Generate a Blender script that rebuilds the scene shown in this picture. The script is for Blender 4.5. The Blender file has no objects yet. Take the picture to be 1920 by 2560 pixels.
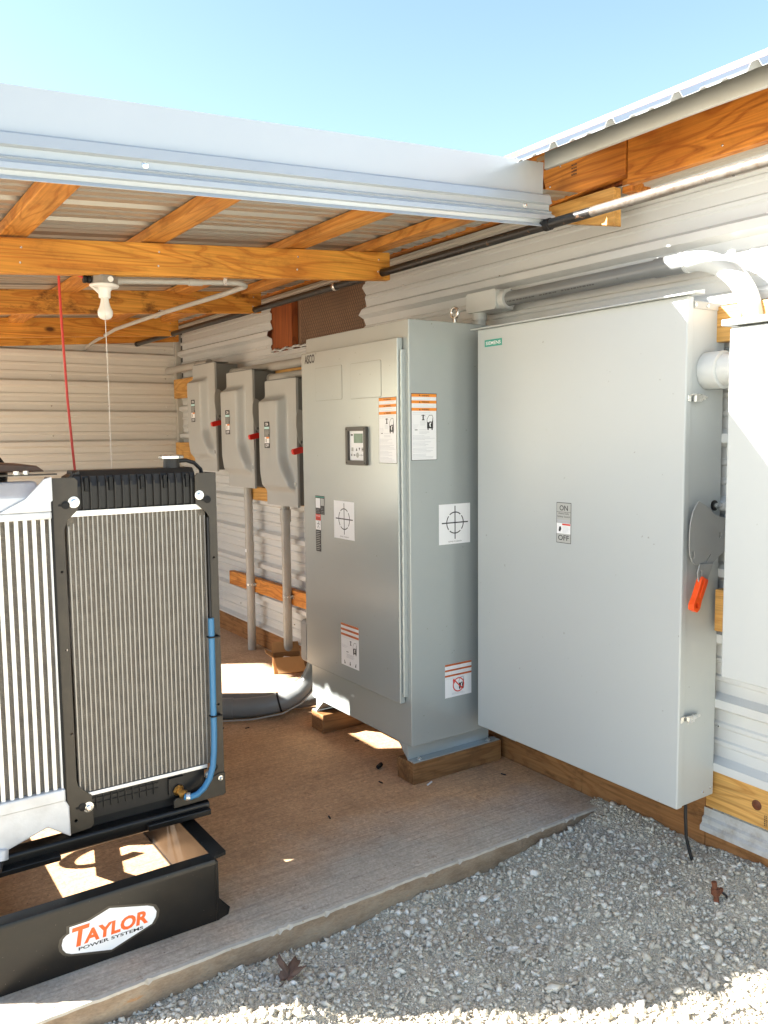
import bpy, bmesh, math, random
import numpy as np
from mathutils import Vector, Matrix
from mathutils.geometry import tessellate_polygon
random.seed(7); rng = np.random.default_rng(11)
SC = bpy.context.scene
COL = SC.collection
PI = math.pi; R = math.radians

# ------------------------------------------------------------------ camera
F_PX, YAW, PITCH, ROLL, CAM_H = 2095.49, R(34.0841), R(-5.2522), R(-0.6208), 1.4124
cam = bpy.data.cameras.new('camera'); camo = bpy.data.objects.new('camera', cam); COL.objects.link(camo)
fw = Vector((math.sin(YAW)*math.cos(PITCH), math.cos(YAW)*math.cos(PITCH), math.sin(PITCH)))
rt = Vector((math.cos(YAW), -math.sin(YAW), 0)); up = rt.cross(fw)
rt, up = rt*math.cos(ROLL)+up*math.sin(ROLL), -rt*math.sin(ROLL)+up*math.cos(ROLL)
camo.matrix_world = Matrix(((rt.x, up.x, -fw.x, 0), (rt.y, up.y, -fw.y, 0), (rt.z, up.z, -fw.z, CAM_H), (0, 0, 0, 1)))
cam.sensor_fit = 'VERTICAL'; cam.sensor_height = 32.0; cam.lens = F_PX/2560*32.0
cam.clip_start = 0.05; cam.clip_end = 1000
SC.camera = camo
# ------------------------------------------------------------------ world and sun
SUN_FROM = Vector((-1.47, 0.92, 1.0)).normalized()
world = bpy.data.worlds.new('World'); SC.world = world; world.use_nodes = True
wn = world.node_tree.nodes; wl = world.node_tree.links
sky = wn.new('ShaderNodeTexSky'); sky.sky_type = 'NISHITA'; sky.sun_disc = False
sky.sun_elevation = math.asin(SUN_FROM.z); sky.sun_rotation = math.atan2(SUN_FROM.x, SUN_FROM.y)
sky.air_density = 1.0; sky.dust_density = 0.7; sky.ozone_density = 1.0
wl.new(sky.outputs[0], wn['Background'].inputs[0]); wn['Background'].inputs[1].default_value = 0.056
sun = bpy.data.lights.new('sun', 'SUN'); sun.energy = 5.0; sun.angle = R(0.55); sun.color = (1.0, 0.945, 0.87)
suno = bpy.data.objects.new('sun', sun); COL.objects.link(suno)
suno.rotation_euler = SUN_FROM.to_track_quat('Z', 'Y').to_euler()
SC.view_settings.view_transform = 'Standard'; SC.view_settings.look = 'None'
SC.view_settings.gamma = 1.0; SC.view_settings.use_curve_mapping = False
SC.view_settings.exposure = 2.85
SC.cycles.max_bounces = 10; SC.cycles.diffuse_bounces = 4

# ------------------------------------------------------------------ materials
MATS = {}
def newmat(name):
    m = bpy.data.materials.new(name); m.use_nodes = True
    return m, m.node_tree.nodes, m.node_tree.links, m.node_tree.nodes['Principled BSDF']
def N(nt, t, **kw):
    n = nt.nodes.new(t)
    for k, v in kw.items():
        if k in n.inputs: n.inputs[k].default_value = v
        else: setattr(n, k, v)
    return n
def coords(nt, scale=(1, 1, 1), loc=(0, 0, 0)):
    tc = nt.nodes.new('ShaderNodeTexCoord'); mp = nt.nodes.new('ShaderNodeMapping')
    mp.inputs['Scale'].default_value = scale; mp.inputs['Location'].default_value = loc
    nt.links.new(tc.outputs['Object'], mp.inputs[0]); return mp.outputs[0]
def ramp(nt, fac, stops):
    r = nt.nodes.new('ShaderNodeValToRGB'); e = r.color_ramp.elements
    while len(e) < len(stops): e.new(0.5)
    for k, (p, c) in enumerate(stops):
        e[k].position = p; e[k].color = (c[0], c[1], c[2], 1) if not isinstance(c, float) else (c, c, c, 1)
    nt.links.new(fac, r.inputs[0]); return r.outputs[0]
def mix(nt, fac, a, b, mode='MIX'):
    n = nt.nodes.new('ShaderNodeMix'); n.data_type = 'RGBA'; n.blend_type = mode
    for sock, v in ((0, fac), (6, a), (7, b)):
        if isinstance(v, (int, float)): n.inputs[sock].default_value = v
        elif isinstance(v, tuple): n.inputs[sock].default_value = (*v[:3], 1)
        else: nt.links.new(v, n.inputs[sock])
    return n.outputs[2]
def bump(nt, b, h, strength, dist=0.01):
    n = nt.nodes.new('ShaderNodeBump'); n.inputs['Strength'].default_value = strength; n.inputs['Distance'].default_value = dist
    nt.links.new(h, n.inputs['Height']); nt.links.new(n.outputs[0], b.inputs['Normal'])
def paint(name, col, rough=0.4, metal=0.0, var=0.06, vscale=3.0, bmp=0.0, bscale=300, spots=None, spec=0.5, dirt=None):
    """painted or plain surface: slow tone drift, roughness drift, optional fine relief and spots"""
    if name in MATS: return MATS[name]
    m, n, l, b = newmat(name); nt = m.node_tree
    c = coords(nt)
    nz = N(nt, 'ShaderNodeTexNoise', Scale=vscale, Detail=5.0); l.new(c, nz.inputs[0])
    lo = tuple(x*(1-var) for x in col); hi = tuple(min(1, x*(1+var)) for x in col)
    cc = ramp(nt, nz.outputs[0], [(0.3, lo), (0.7, hi)])
    if spots:
        sc, th, scol = spots
        s = N(nt, 'ShaderNodeTexNoise', Scale=sc, Detail=3.0, Roughness=0.7); l.new(c, s.inputs[0])
        f = ramp(nt, s.outputs[0], [(th, 0.0), (min(1, th+0.04), 1.0)])
        cc = mix(nt, f, cc, scol)
    if dirt:
        sc, amt, dcol = dirt
        s = N(nt, 'ShaderNodeTexNoise', Scale=sc, Detail=8.0, Roughness=0.65); l.new(c, s.inputs[0])
        f = ramp(nt, s.outputs[0], [(0.45, 0.0), (0.75, amt)])
        cc = mix(nt, f, cc, dcol)
    l.new(cc, b.inputs['Base Color'])
    rr = ramp(nt, nz.outputs[0], [(0.2, max(0.03, rough-min(0.05, var))), (0.8, min(1, rough+min(0.07, var)))]); l.new(rr, b.inputs['Roughness'])
    b.inputs['Metallic'].default_value = metal; b.inputs['Specular IOR Level'].default_value = spec
    if bmp:
        bz = N(nt, 'ShaderNodeTexNoise', Scale=bscale, Detail=2.0); l.new(c, bz.inputs[0]); bump(nt, b, bz.outputs[0], bmp, 0.002)
    MATS[name] = m; return m
def wood(name, axis, light, dark, seed=0.0, knots=True, stain=0.0, rough=0.55):
    if name in MATS: return MATS[name]
    m, n, l, b = newmat(name); nt = m.node_tree
    sc = [1.0, 1.0, 1.0]; sc['XYZ'.index(axis)] = 0.14
    c = coords(nt, tuple(sc), (seed*1.7, seed*2.3, seed*0.9))
    nz = N(nt, 'ShaderNodeTexNoise', Scale=5.5, Detail=2.0, Distortion=0.5); l.new(c, nz.inputs[0])
    mu = N(nt, 'ShaderNodeMath', operation='MULTIPLY'); l.new(nz.outputs[0], mu.inputs[0]); mu.inputs[1].default_value = 95.0
    sn = N(nt, 'ShaderNodeMath', operation='SINE'); l.new(mu.outputs[0], sn.inputs[0])
    rings = ramp(nt, sn.outputs[0], [(0.0, 0.0), (0.62, 0.35), (0.92, 1.0), (1.0, 0.75)])
    sc2 = [140.0, 140.0, 140.0]; sc2['XYZ'.index(axis)] = 4.0
    c2 = coords(nt, tuple(sc2)); fb = N(nt, 'ShaderNodeTexNoise', Scale=1.0, Detail=2.0); l.new(c2, fb.inputs[0])
    mid = tuple(0.25*p+0.75*q for p, q in zip(light, dark))
    cc = mix(nt, rings, light, mid)
    big = N(nt, 'ShaderNodeTexNoise', Scale=2.2, Detail=3.0); l.new(coords(nt, (1, 1, 1), (seed, 0, seed)), big.inputs[0])
    cc = mix(nt, ramp(nt, big.outputs[0], [(0.38, 0.0), (0.7, 0.55)]), cc, dark)
    fm = ramp(nt, fb.outputs[0], [(0.3, 0.70), (0.7, 1.16)])
    cc = mix(nt, 0.8, cc, fm, 'MULTIPLY')
    if stain > 0:
        s = N(nt, 'ShaderNodeTexNoise', Scale=14.0, Detail=6.0, Roughness=0.7); l.new(coords(nt, tuple(0.5+0.5*x for x in sc), (0, seed, 0)), s.inputs[0])
        cc = mix(nt, ramp(nt, s.outputs[0], [(0.52, 0.0), (0.66, stain)]), cc, tuple(x*0.25 for x in dark))
    if knots:
        ks = [5.0, 5.0, 5.0]; ks['XYZ'.index(axis)] = 2.6
        v = N(nt, 'ShaderNodeTexVoronoi', Scale=1.0, Randomness=1.0); l.new(coords(nt, tuple(ks), (seed*3.1, seed*1.3, seed)), v.inputs[0])
        kf = ramp(nt, v.outputs['Distance'], [(0.05, 1.0), (0.11, 0.0)])
        cc = mix(nt, kf, cc, tuple(x*0.22 for x in dark))
    l.new(cc, b.inputs['Base Color']); b.inputs['Roughness'].default_value = rough
    b.inputs['Specular IOR Level'].default_value = 0.35
    bump(nt, b, fb.outputs[0], 0.25, 0.002)
    MATS[name] = m; return m

OR_L, OR_D = (0.70, 0.325, 0.05), (0.42, 0.135, 0.014)
RD_L, RD_D = (0.60, 0.225, 0.032), (0.32, 0.085, 0.010)
YE_L, YE_D = (0.64, 0.36, 0.105), (0.43, 0.20, 0.045)
BR_L, BR_D = (0.29, 0.15, 0.06), (0.17, 0.075, 0.025)
M_RAF = [wood('wood_rafter_%d' % k, 'X', OR_L, OR_D, 3.3*k+1, knots=(k == 2), stain=(0.25, 0.85, 0.2, 0.3)[k]) for k in range(4)]
M_PUR = [wood('wood_purlin_%d' % k, 'Y', (0.60, 0.275, 0.06), (0.38, 0.125, 0.016), 2.1*k+4, knots=False, stain=0.3) for k in range(3)]
M_FAS = [wood('wood_fascia_%d' % k, 'Y', RD_L, RD_D, 1.9*k+2, knots=False, stain=0.2) for k in range(3)]
M_YEL = wood('wood_yellow_y', 'Y', YE_L, YE_D, 6.0, knots=False, stain=0.25)
M_YELK = wood('wood_yellow_knot', 'Y', YE_L, YE_D, 8.4, knots=False, stain=0.1)
M_STUD = wood('wood_stud', 'Z', (0.33, 0.09, 0.02), (0.18, 0.04, 0.01), 5.0, knots=False)
M_BLK = wood('wood_block', 'X', BR_L, BR_D, 7.7, knots=False, stain=0.45)
M_SILL = wood('wood_sill', 'Y', (0.36, 0.17, 0.06), (0.24, 0.10, 0.03), 9.1, knots=False, stain=0.5, rough=0.75)
M_LOWB = wood('wood_low_board', 'Y', (0.60, 0.25, 0.05), (0.34, 0.105, 0.015), 3.9, knots=False, stain=0.4)

def enamel(name, col, rough, metal):
    m, n, l, b = newmat(name); nt = m.node_tree; c = coords(nt)
    nz = N(nt, 'ShaderNodeTexNoise', Scale=1.8, Detail=4.0); l.new(c, nz.inputs[0])
    cc = ramp(nt, nz.outputs[0], [(0.3, tuple(x*0.985 for x in col)), (0.7, tuple(x*1.015 for x in col))])
    sp = N(nt, 'ShaderNodeTexNoise', Scale=55.0, Detail=2.0); l.new(c, sp.inputs[0])        # a few specks of dirt
    cc = mix(nt, ramp(nt, sp.outputs[0], [(0.755, 0.0), (0.78, 0.5)]), cc, (0.16, 0.14, 0.12))
    l.new(cc, b.inputs['Base Color']); b.inputs['Metallic'].default_value = metal; b.inputs['Roughness'].default_value = rough
    wv = N(nt, 'ShaderNodeTexNoise', Scale=3.2, Detail=1.0); l.new(c, wv.inputs[0]); bump(nt, b, wv.outputs[0], 0.22, 0.010)
    MATS[name] = m; return m
M_GREYS = enamel('grey_enamel_flat', (0.43, 0.46, 0.46), 0.36, 0.0)
M_GREY = enamel('grey_enamel', (0.40, 0.435, 0.43), 0.24, 0.30)
M_GREYD = paint('grey_enamel_dark', (0.14, 0.145, 0.14), 0.45, var=0.05)
M_GREY2 = paint('grey_enamel_warm', (0.37, 0.38, 0.37), 0.42, var=0.04, vscale=3, bmp=0.05, bscale=420)
M_HANDLE = paint('handle_grey', (0.31, 0.315, 0.305), 0.38, metal=0.1, var=0.05)
M_PLATE = paint('lever_grey', (0.33, 0.325, 0.30), 0.40, var=0.05)
M_SHEET = paint('wall_sheet', (0.56, 0.575, 0.57), 0.30, var=0.008, vscale=1.2)
M_SHEETB = paint('back_wall_sheet', (0.62, 0.60, 0.55), 0.30, var=0.008, vscale=1.2)
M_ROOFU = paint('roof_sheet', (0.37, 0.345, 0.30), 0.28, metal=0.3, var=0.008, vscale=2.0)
M_FLASH = paint('flashing', (0.42, 0.455, 0.475), 0.30, metal=0.15, var=0.02, vscale=2.0, bmp=0.04, bscale=200)
M_TRIMG = paint('trim_metal', (0.46, 0.445, 0.40), 0.36, metal=0.15, var=0.04, vscale=2)
M_SOFF = paint('soffit_metal', (0.44, 0.40, 0.34), 0.45, var=0.05)
M_PVC = paint('conduit_grey', (0.19, 0.20, 0.20), 0.30, var=0.06, vscale=6)
M_PVCL = paint('conduit_light', (0.38, 0.375, 0.35), 0.38, var=0.08, vscale=6, dirt=(25, 0.3, (0.3, 0.25, 0.18)))
M_FIT = paint('fitting_light', (0.50, 0.52, 0.51), 0.30, var=0.04)
M_BLACKP = paint('black_pipe', (0.011, 0.010, 0.009), 0.38, var=0.4, vscale=30, spots=(60, 0.62, (0.10, 0.055, 0.03)))
M_PIPESUN = paint('sunlit_pipe', (0.17, 0.155, 0.135), 0.30, metal=0.35, var=0.15, vscale=25, dirt=(45, 0.9, (0.10, 0.065, 0.04)))  # sunlight on the near pipe length, put into a paler colour
M_STEEL = paint('zinc_steel', (0.72, 0.72, 0.70), 0.26, metal=0.9, var=0.08, vscale=40)
M_WHITE = paint('white_plastic', (0.80, 0.79, 0.75), 0.28, var=0.02)
M_PAPER = paint('label_white', (0.80, 0.81, 0.82), 0.5, var=0.01)
M_PRINT = paint('label_print_grey', (0.42, 0.44, 0.48), 0.6, var=0.02)
M_PRINTD = paint('print_dark', (0.085, 0.085, 0.085), 0.6, var=0.1)
M_INK = paint('label_black', (0.015, 0.015, 0.017), 0.5, var=0.05)
M_ORG = paint('label_orange', (0.80, 0.27, 0.03), 0.5, var=0.03)
M_ORGD = paint('label_dark_orange', (0.50, 0.11, 0.02), 0.5, var=0.03)
M_REDP = paint('label_red', (0.65, 0.05, 0.03), 0.5, var=0.03)
M_LTEAL = paint('label_teal', (0.03, 0.30, 0.23), 0.45, var=0.03)
M_LGREY = paint('label_grey', (0.40, 0.41, 0.39), 0.5, var=0.03)
M_LCYAN = paint('label_cyan', (0.45, 0.70, 0.70), 0.5, var=0.03)
M_ORGRIP = paint('orange_grip', (0.85, 0.085, 0.008), 0.35, var=0.05)
M_REDGRIP = paint('red_grip', (0.62, 0.02, 0.012), 0.35, var=0.05)
M_REDCORD = paint('red_cord', (0.52, 0.035, 0.02), 0.45, var=0.08)
M_STRING = paint('pull_string', (0.75, 0.72, 0.66), 0.8, var=0.05)
M_BLK = M_BLK
M_BLACK = paint('black_gloss', (0.008, 0.0075, 0.007), 0.30, var=0.2, vscale=8, spots=(140, 0.70, (0.22, 0.20, 0.17)), spec=0.35, dirt=(9, 0.25, (0.045, 0.032, 0.020)))
M_BLACKF = paint('black_frame', (0.036, 0.028, 0.019), 0.42, var=0.15, vscale=6, dirt=(12, 0.3, (0.09, 0.07, 0.045)))
M_BLACKM = paint('black_matte', (0.008, 0.008, 0.008), 0.55, var=0.2, spec=0.3)
M_TANK = paint('black_tank_plastic', (0.020, 0.018, 0.016), 0.42, var=0.15, spec=0.35)
M_RUBBER = paint('black_rubber', (0.012, 0.012, 0.013), 0.5, var=0.1)
M_ALU = paint('aluminium_bar', (0.80, 0.79, 0.76), 0.34, metal=0.35, var=0.05, vscale=20)
M_TUBE = paint('radiator_tube', (0.35, 0.335, 0.31), 0.38, metal=0.4, var=0.08, vscale=20)
M_CAST = paint('cast_aluminium', (0.62, 0.63, 0.64), 0.45, metal=0.25, var=0.12, vscale=14, bmp=0.2, bscale=90)
M_BLUE = paint('blue_hose', (0.045, 0.19, 0.36), 0.42, var=0.06)
M_BRASS = paint('brass', (0.45, 0.24, 0.06), 0.30, metal=0.8, var=0.1)
M_BROWNC = paint('brown_cover', (0.11, 0.055, 0.03), 0.5, var=0.3, vscale=10)
M_KRAFT = paint('brown_backing', (0.23, 0.135, 0.08), 0.8, var=0.12, vscale=5)
M_CARD = paint('cardboard', (0.42, 0.235, 0.095), 0.8, var=0.08, vscale=8)
M_CARDD = paint('cardboard_inside', (0.34, 0.18, 0.07), 0.85, var=0.1, vscale=8)
M_RUST = paint('rusty_steel', (0.16, 0.055, 0.025), 0.8, var=0.3, vscale=40, bmp=0.4, bscale=120)
M_LEAF = paint('dry_leaf', (0.15, 0.088, 0.058), 0.75, var=0.25, vscale=30)
M_SCREEN = paint('lcd', (0.17, 0.26, 0.20), 0.18, var=0.15, vscale=30)
M_BULB = paint('bulb_white', (0.82, 0.81, 0.77), 0.22, var=0.01)
M_TRIMD = paint('dusty_trim', (0.50, 0.50, 0.48), 0.45, var=0.1, vscale=8, dirt=(18, 0.8, (0.26, 0.20, 0.14)))

def fin_mat():
    m, n, l, b = newmat('fin_core'); nt = m.node_tree
    c = coords(nt)
    w = N(nt, 'ShaderNodeTexWave', Scale=95.0, Distortion=1.2, wave_type='BANDS', bands_direction='Z'); l.new(c, w.inputs[0])
    w.inputs['Detail'].default_value = 1.0; w.inputs['Detail Scale'].default_value = 3.0
    nz = N(nt, 'ShaderNodeTexNoise', Scale=26.0, Detail=4.0); l.new(c, nz.inputs[0])
    cc = ramp(nt, w.outputs['Fac'], [(0.2, (0.12, 0.105, 0.087)), (0.75, (0.44, 0.39, 0.32))])
    cc = mix(nt, ramp(nt, nz.outputs[0], [(0.35, 0.0), (0.7, 0.35)]), cc, (0.06, 0.045, 0.035))
    l.new(cc, b.inputs['Base Color']); b.inputs['Roughness'].default_value = 0.5; b.inputs['Metallic'].default_value = 0.3
    bump(nt, b, w.outputs['Fac'], 0.8, 0.003)
    return m
M_FIN = fin_mat()
def concrete_mat():
    m, n, l, b = newmat('broomed_concrete'); nt = m.node_tree
    c = coords(nt)
    broom = N(nt, 'ShaderNodeTexNoise', Scale=1.0, Detail=3.0, Roughness=0.6); l.new(coords(nt, (1.3, 105.0, 1.0)), broom.inputs[0])
    big = N(nt, 'ShaderNodeTexNoise', Scale=1.6, Detail=6.0, Roughness=0.6); l.new(c, big.inputs[0])
    fine = N(nt, 'ShaderNodeTexNoise', Scale=55.0, Detail=6.0, Roughness=0.7); l.new(c, fine.inputs[0])
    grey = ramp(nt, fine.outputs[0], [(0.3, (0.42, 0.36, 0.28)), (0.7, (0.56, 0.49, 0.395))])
    bounce_dust = ramp(nt, fine.outputs[0], [(0.3, (0.48, 0.268, 0.130)), (0.7, (0.69, 0.415, 0.220))])
    # warm bounce light painted in with the dust, fading to grey along the front
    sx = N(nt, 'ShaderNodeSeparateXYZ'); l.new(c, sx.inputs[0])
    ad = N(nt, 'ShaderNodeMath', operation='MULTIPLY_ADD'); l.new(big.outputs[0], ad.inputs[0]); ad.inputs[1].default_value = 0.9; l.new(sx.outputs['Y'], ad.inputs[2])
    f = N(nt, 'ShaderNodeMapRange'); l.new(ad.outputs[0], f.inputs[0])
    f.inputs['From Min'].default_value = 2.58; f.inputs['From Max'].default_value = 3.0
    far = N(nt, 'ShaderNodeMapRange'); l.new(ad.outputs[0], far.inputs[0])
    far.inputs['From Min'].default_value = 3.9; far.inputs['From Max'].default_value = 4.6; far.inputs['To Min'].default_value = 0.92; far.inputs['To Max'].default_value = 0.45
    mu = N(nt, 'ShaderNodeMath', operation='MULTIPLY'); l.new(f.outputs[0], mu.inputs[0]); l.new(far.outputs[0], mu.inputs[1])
    cc = mix(nt, mu.outputs[0], grey, bounce_dust)
    cc = mix(nt, 0.75, cc, ramp(nt, broom.outputs[0], [(0.34, 0.80), (0.58, 1.06)]), 'MULTIPLY')
    ag = N(nt, 'ShaderNodeTexVoronoi', Scale=150.0); l.new(c, ag.inputs[0])
    cc = mix(nt, 0.5, cc, ramp(nt, ag.outputs['Color'], [(0.1, 0.72), (0.9, 1.18)]), 'MULTIPLY')
    mo = N(nt, 'ShaderNodeTexNoise', Scale=4.5, Detail=9.0, Roughness=0.72); l.new(c, mo.inputs[0])
    cc = mix(nt, 0.9, cc, ramp(nt, mo.outputs[0], [(0.32, 0.78), (0.50, 1.0), (0.70, 1.18)]), 'MULTIPLY')
    st = N(nt, 'ShaderNodeTexNoise', Scale=9.0, Detail=8.0, Roughness=0.75); l.new(c, st.inputs[0])
    cc = mix(nt, ramp(nt, st.outputs[0], [(0.60, 0.0), (0.70, 0.6)]), cc, (0.15, 0.075, 0.04))
    pk = N(nt, 'ShaderNodeTexVoronoi', Scale=26.0); l.new(c, pk.inputs[0])
    cc = mix(nt, ramp(nt, pk.outputs['Distance'], [(0.05, 0.65), (0.09, 0.0)]), cc, (0.10, 0.06, 0.04))
    l.new(cc, b.inputs['Base Color']); b.inputs['Roughness'].default_value = 0.9; b.inputs['Specular IOR Level'].default_value = 0.15
    ah = N(nt, 'ShaderNodeMath', operation='MULTIPLY_ADD'); l.new(broom.outputs[0], ah.inputs[0]); ah.inputs[1].default_value = 1.3; l.new(fine.outputs[0], ah.inputs[2])
    bump(nt, b, ah.outputs[0], 0.7, 0.004)
    return m
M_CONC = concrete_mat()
def edge_mat():
    m, n, l, b = newmat('slab_edge_concrete'); nt = m.node_tree
    c = coords(nt, (1, 1, 2.5))
    a = N(nt, 'ShaderNodeTexNoise', Scale=7.0, Detail=8.0, Roughness=0.65); l.new(c, a.inputs[0])
    f = N(nt, 'ShaderNodeTexNoise', Scale=90.0, Detail=4.0); l.new(c, f.inputs[0])
    cc = ramp(nt, a.outputs[0], [(0.3, (0.21, 0.145, 0.09)), (0.5, (0.32, 0.235, 0.155)), (0.62, (0.36, 0.285, 0.20)), (0.72, (0.42, 0.20, 0.07))])
    cc = mix(nt, 0.6, cc, ramp(nt, f.outputs[0], [(0.3, 0.75), (0.7, 1.1)]), 'MULTIPLY')
    l.new(cc, b.inputs['Base Color']); b.inputs['Roughness'].default_value = 0.9
    bump(nt, b, f.outputs[0], 0.6, 0.004)
    return m
M_EDGE = edge_mat()
M_ARRIS = paint('slab_arris', (0.50, 0.455, 0.38), 0.9, var=0.12, vscale=30, bmp=0.5, bscale=150, spec=0.15, spots=(22, 0.66, (0.30, 0.17, 0.08)))
def ground_mat():
    m, n, l, b = newmat('crushed_stone_fines'); nt = m.node_tree
    c = coords(nt)
    a = N(nt, 'ShaderNodeTexNoise', Scale=4.0, Detail=6.0); l.new(c, a.inputs[0])
    v = N(nt, 'ShaderNodeTexVoronoi', Scale=210.0); l.new(c, v.inputs[0])
    f = N(nt, 'ShaderNodeTexNoise', Scale=260.0, Detail=4.0); l.new(c, f.inputs[0])
    cc = ramp(nt, a.outputs[0], [(0.35, (0.55, 0.49, 0.375)), (0.65, (0.67, 0.62, 0.495))])
    cc = mix(nt, 0.8, cc, ramp(nt, v.outputs['Color'], [(0.1, 0.6), (0.9, 1.2)]), 'MULTIPLY')
    cc = mix(nt, 0.5, cc, ramp(nt, f.outputs[0], [(0.3, 0.7), (0.7, 1.15)]), 'MULTIPLY')
    l.new(cc, b.inputs['Base Color']); b.inputs['Roughness'].default_value = 0.95
    bump(nt, b, v.outputs['Distance'], 0.9, 0.006)
    return m
M_GROUND = ground_mat()
def stone_mat():
    m, n, l, b = newmat('crushed_stone'); nt = m.node_tree
    at = N(nt, 'ShaderNodeAttribute'); at.attribute_name = 'tone'
    f = N(nt, 'ShaderNodeTexNoise', Scale=160.0, Detail=4.0); l.new(coords(nt), f.inputs[0])
    cc = ramp(nt, at.outputs['Fac'], [(0.0, (0.40, 0.345, 0.255)), (0.5, (0.59, 0.535, 0.425)), (0.88, (0.75, 0.705, 0.59)), (1.0, (0.84, 0.80, 0.70))])
    cc = mix(nt, 0.5, cc, ramp(nt, f.outputs[0], [(0.3, 0.8), (0.7, 1.1)]), 'MULTIPLY')
    l.new(cc, b.inputs['Base Color']); b.inputs['Roughness'].default_value = 0.85
    bump(nt, b, f.outputs[0], 0.3, 0.002)
    return m
M_STONE = stone_mat()

# ------------------------------------------------------------------ mesh builder
def base_of(o):
    v = Vector((0, 0, 0))
    while o is not None: v += o.location; o = o.parent
    return v
class MB:
    def __init__(s, mat=None): s.v = []; s.f = []; s.m = []; s.mats = []; s.cur = s.mi(mat) if mat else 0
    def mi(s, mat):
        if mat not in s.mats: s.mats.append(mat)
        return s.mats.index(mat)
    def add(s, vs, fs, mat=None):
        i = s.mi(mat) if mat else s.cur; o = len(s.v)
        s.v.extend([tuple(p) for p in vs])
        for f in fs: s.f.append([k+o for k in f]); s.m.append(i)
        return s
    def box(s, x0, x1, y0, y1, z0, z1, mat=None, fn=None):
        vs = [(x, y, z) for x in (x0, x1) for y in (y0, y1) for z in (z0, z1)]
        if fn: vs = [fn(*p) for p in vs]
        return s.add(vs, [(0, 1, 3, 2), (4, 6, 7, 5), (0, 4, 5, 1), (2, 3, 7, 6), (0, 2, 6, 4), (1, 5, 7, 3)], mat)
    def prism(s, outer, axis, a0, a1, mat=None, holes=(), fn=None):
        """outer and holes are 2-D polygons in the plane across axis ('X': (y,z), 'Y': (x,z), 'Z': (x,y))"""
        def P(u, v, a):
            p = {'X': (a, u, v), 'Y': (u, a, v), 'Z': (u, v, a)}[axis]
            return fn(*p) if fn else p
        loops = [list(outer)]+[list(h) for h in holes]; flat = [p for lp in loops for p in lp]; n = len(flat)
        tris = tessellate_polygon([[Vector((p[0], p[1], 0)) for p in lp] for lp in loops])
        vs = [P(u, v, a0) for u, v in flat]+[P(u, v, a1) for u, v in flat]
        fs = [tuple(t) for t in tris]+[tuple(k+n for k in reversed(t)) for t in tris]; o = 0
        for lp in loops:
            k = len(lp)
            for i in range(k): fs.append((o+i, o+(i+1) % k, n+o+(i+1) % k, n+o+i))
            o += k
        return s.add(vs, fs, mat)
    def tube(s, path, r, seg=12, mat=None, caps=True):
        pts = [Vector(p) for p in path]; n = len(pts); rs = r if isinstance(r, (list, tuple)) else [r]*n
        t0 = (pts[1]-pts[0]).normalized(); a = t0.orthogonal().normalized(); vs = []; prev = t0
        for i, p in enumerate(pts):
            t = ((pts[min(i+1, n-1)]-pts[i]).normalized()+(pts[i]-pts[max(i-1, 0)]).normalized())
            t = t.normalized() if t.length > 1e-9 else prev
            a = (prev.rotation_difference(t) @ a); a = (a-t*a.dot(t)).normalized(); b = t.cross(a); prev = t
            for k in range(seg):
                an = 2*PI*k/seg; vs.append(p+(a*math.cos(an)+b*math.sin(an))*rs[i])
        fs = [(i*seg+k, i*seg+(k+1) % seg, (i+1)*seg+(k+1) % seg, (i+1)*seg+k) for i in range(n-1) for k in range(seg)]
        if caps: fs += [tuple(range(seg-1, -1, -1)), tuple((n-1)*seg+k for k in range(seg))]
        return s.add(vs, fs, mat)
    def lathe(s, prof, o, d, seg=20, mat=None):
        """prof: (radius, height along d) pairs"""
        d = Vector(d).normalized(); a = d.orthogonal().normalized(); b = d.cross(a); o = Vector(o); vs = []; n = len(prof)
        for r, h in prof:
            for k in range(seg):
                an = 2*PI*k/seg; vs.append(o+d*h+(a*math.cos(an)+b*math.sin(an))*max(r, 1e-5))
        fs = [(i*seg+k, i*seg+(k+1) % seg, (i+1)*seg+(k+1) % seg, (i+1)*seg+k) for i in range(n-1) for k in range(seg)]
        fs += [tuple(range(seg-1, -1, -1)), tuple((n-1)*seg+k for k in range(seg))]
        return s.add(vs, fs, mat)
    def grid(s, fn, us, vs_, mat=None, close=False):
        nu, nv = len(us), len(vs_)
        return s.add([fn(u, v) for u in us for v in vs_], [(i*nv+j, (i+1)*nv+j, (i+1)*nv+j+1, i*nv+j+1) for i in range(nu-1) for j in range(nv-1)], mat)
    def build(s, name, parent=None, smooth=None, bevel=0, seg=2, solid=0, kind=None, recalc=True, label=None):
        me = bpy.data.meshes.new(name); b = base_of(parent) if parent else Vector((0, 0, 0))
        me.from_pydata([(x-b.x, y-b.y, z-b.z) for x, y, z in s.v], [], s.f)
        for m in s.mats: me.materials.append(m)
        me.polygons.foreach_set('material_index', s.m)
        if recalc:
            bm = bmesh.new(); bm.from_mesh(me); bmesh.ops.recalc_face_normals(bm, faces=bm.faces); bm.to_mesh(me); bm.free()
        if smooth is not None:
            me.polygons.foreach_set('use_smooth', [True]*len(me.polygons)); me.set_sharp_from_angle(angle=R(smooth))
        me.update()
        o = bpy.data.objects.new(name, me); COL.objects.link(o)
        if parent: o.parent = parent
        if solid:
            md = o.modifiers.new('thickness', 'SOLIDIFY'); md.thickness = solid; md.offset = 0
        if bevel:
            md = o.modifiers.new('bevel', 'BEVEL'); md.width = bevel; md.segments = seg; md.limit_method = 'ANGLE'; md.angle_limit = R(40)
            md.harden_normals = False
        if kind: o['kind'] = kind
        if label: o['label'] = label
        return o
def tag(o, label, cat, group=None):
    o['label'] = label; o['category'] = cat
    if group: o['group'] = group
    return o
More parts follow.
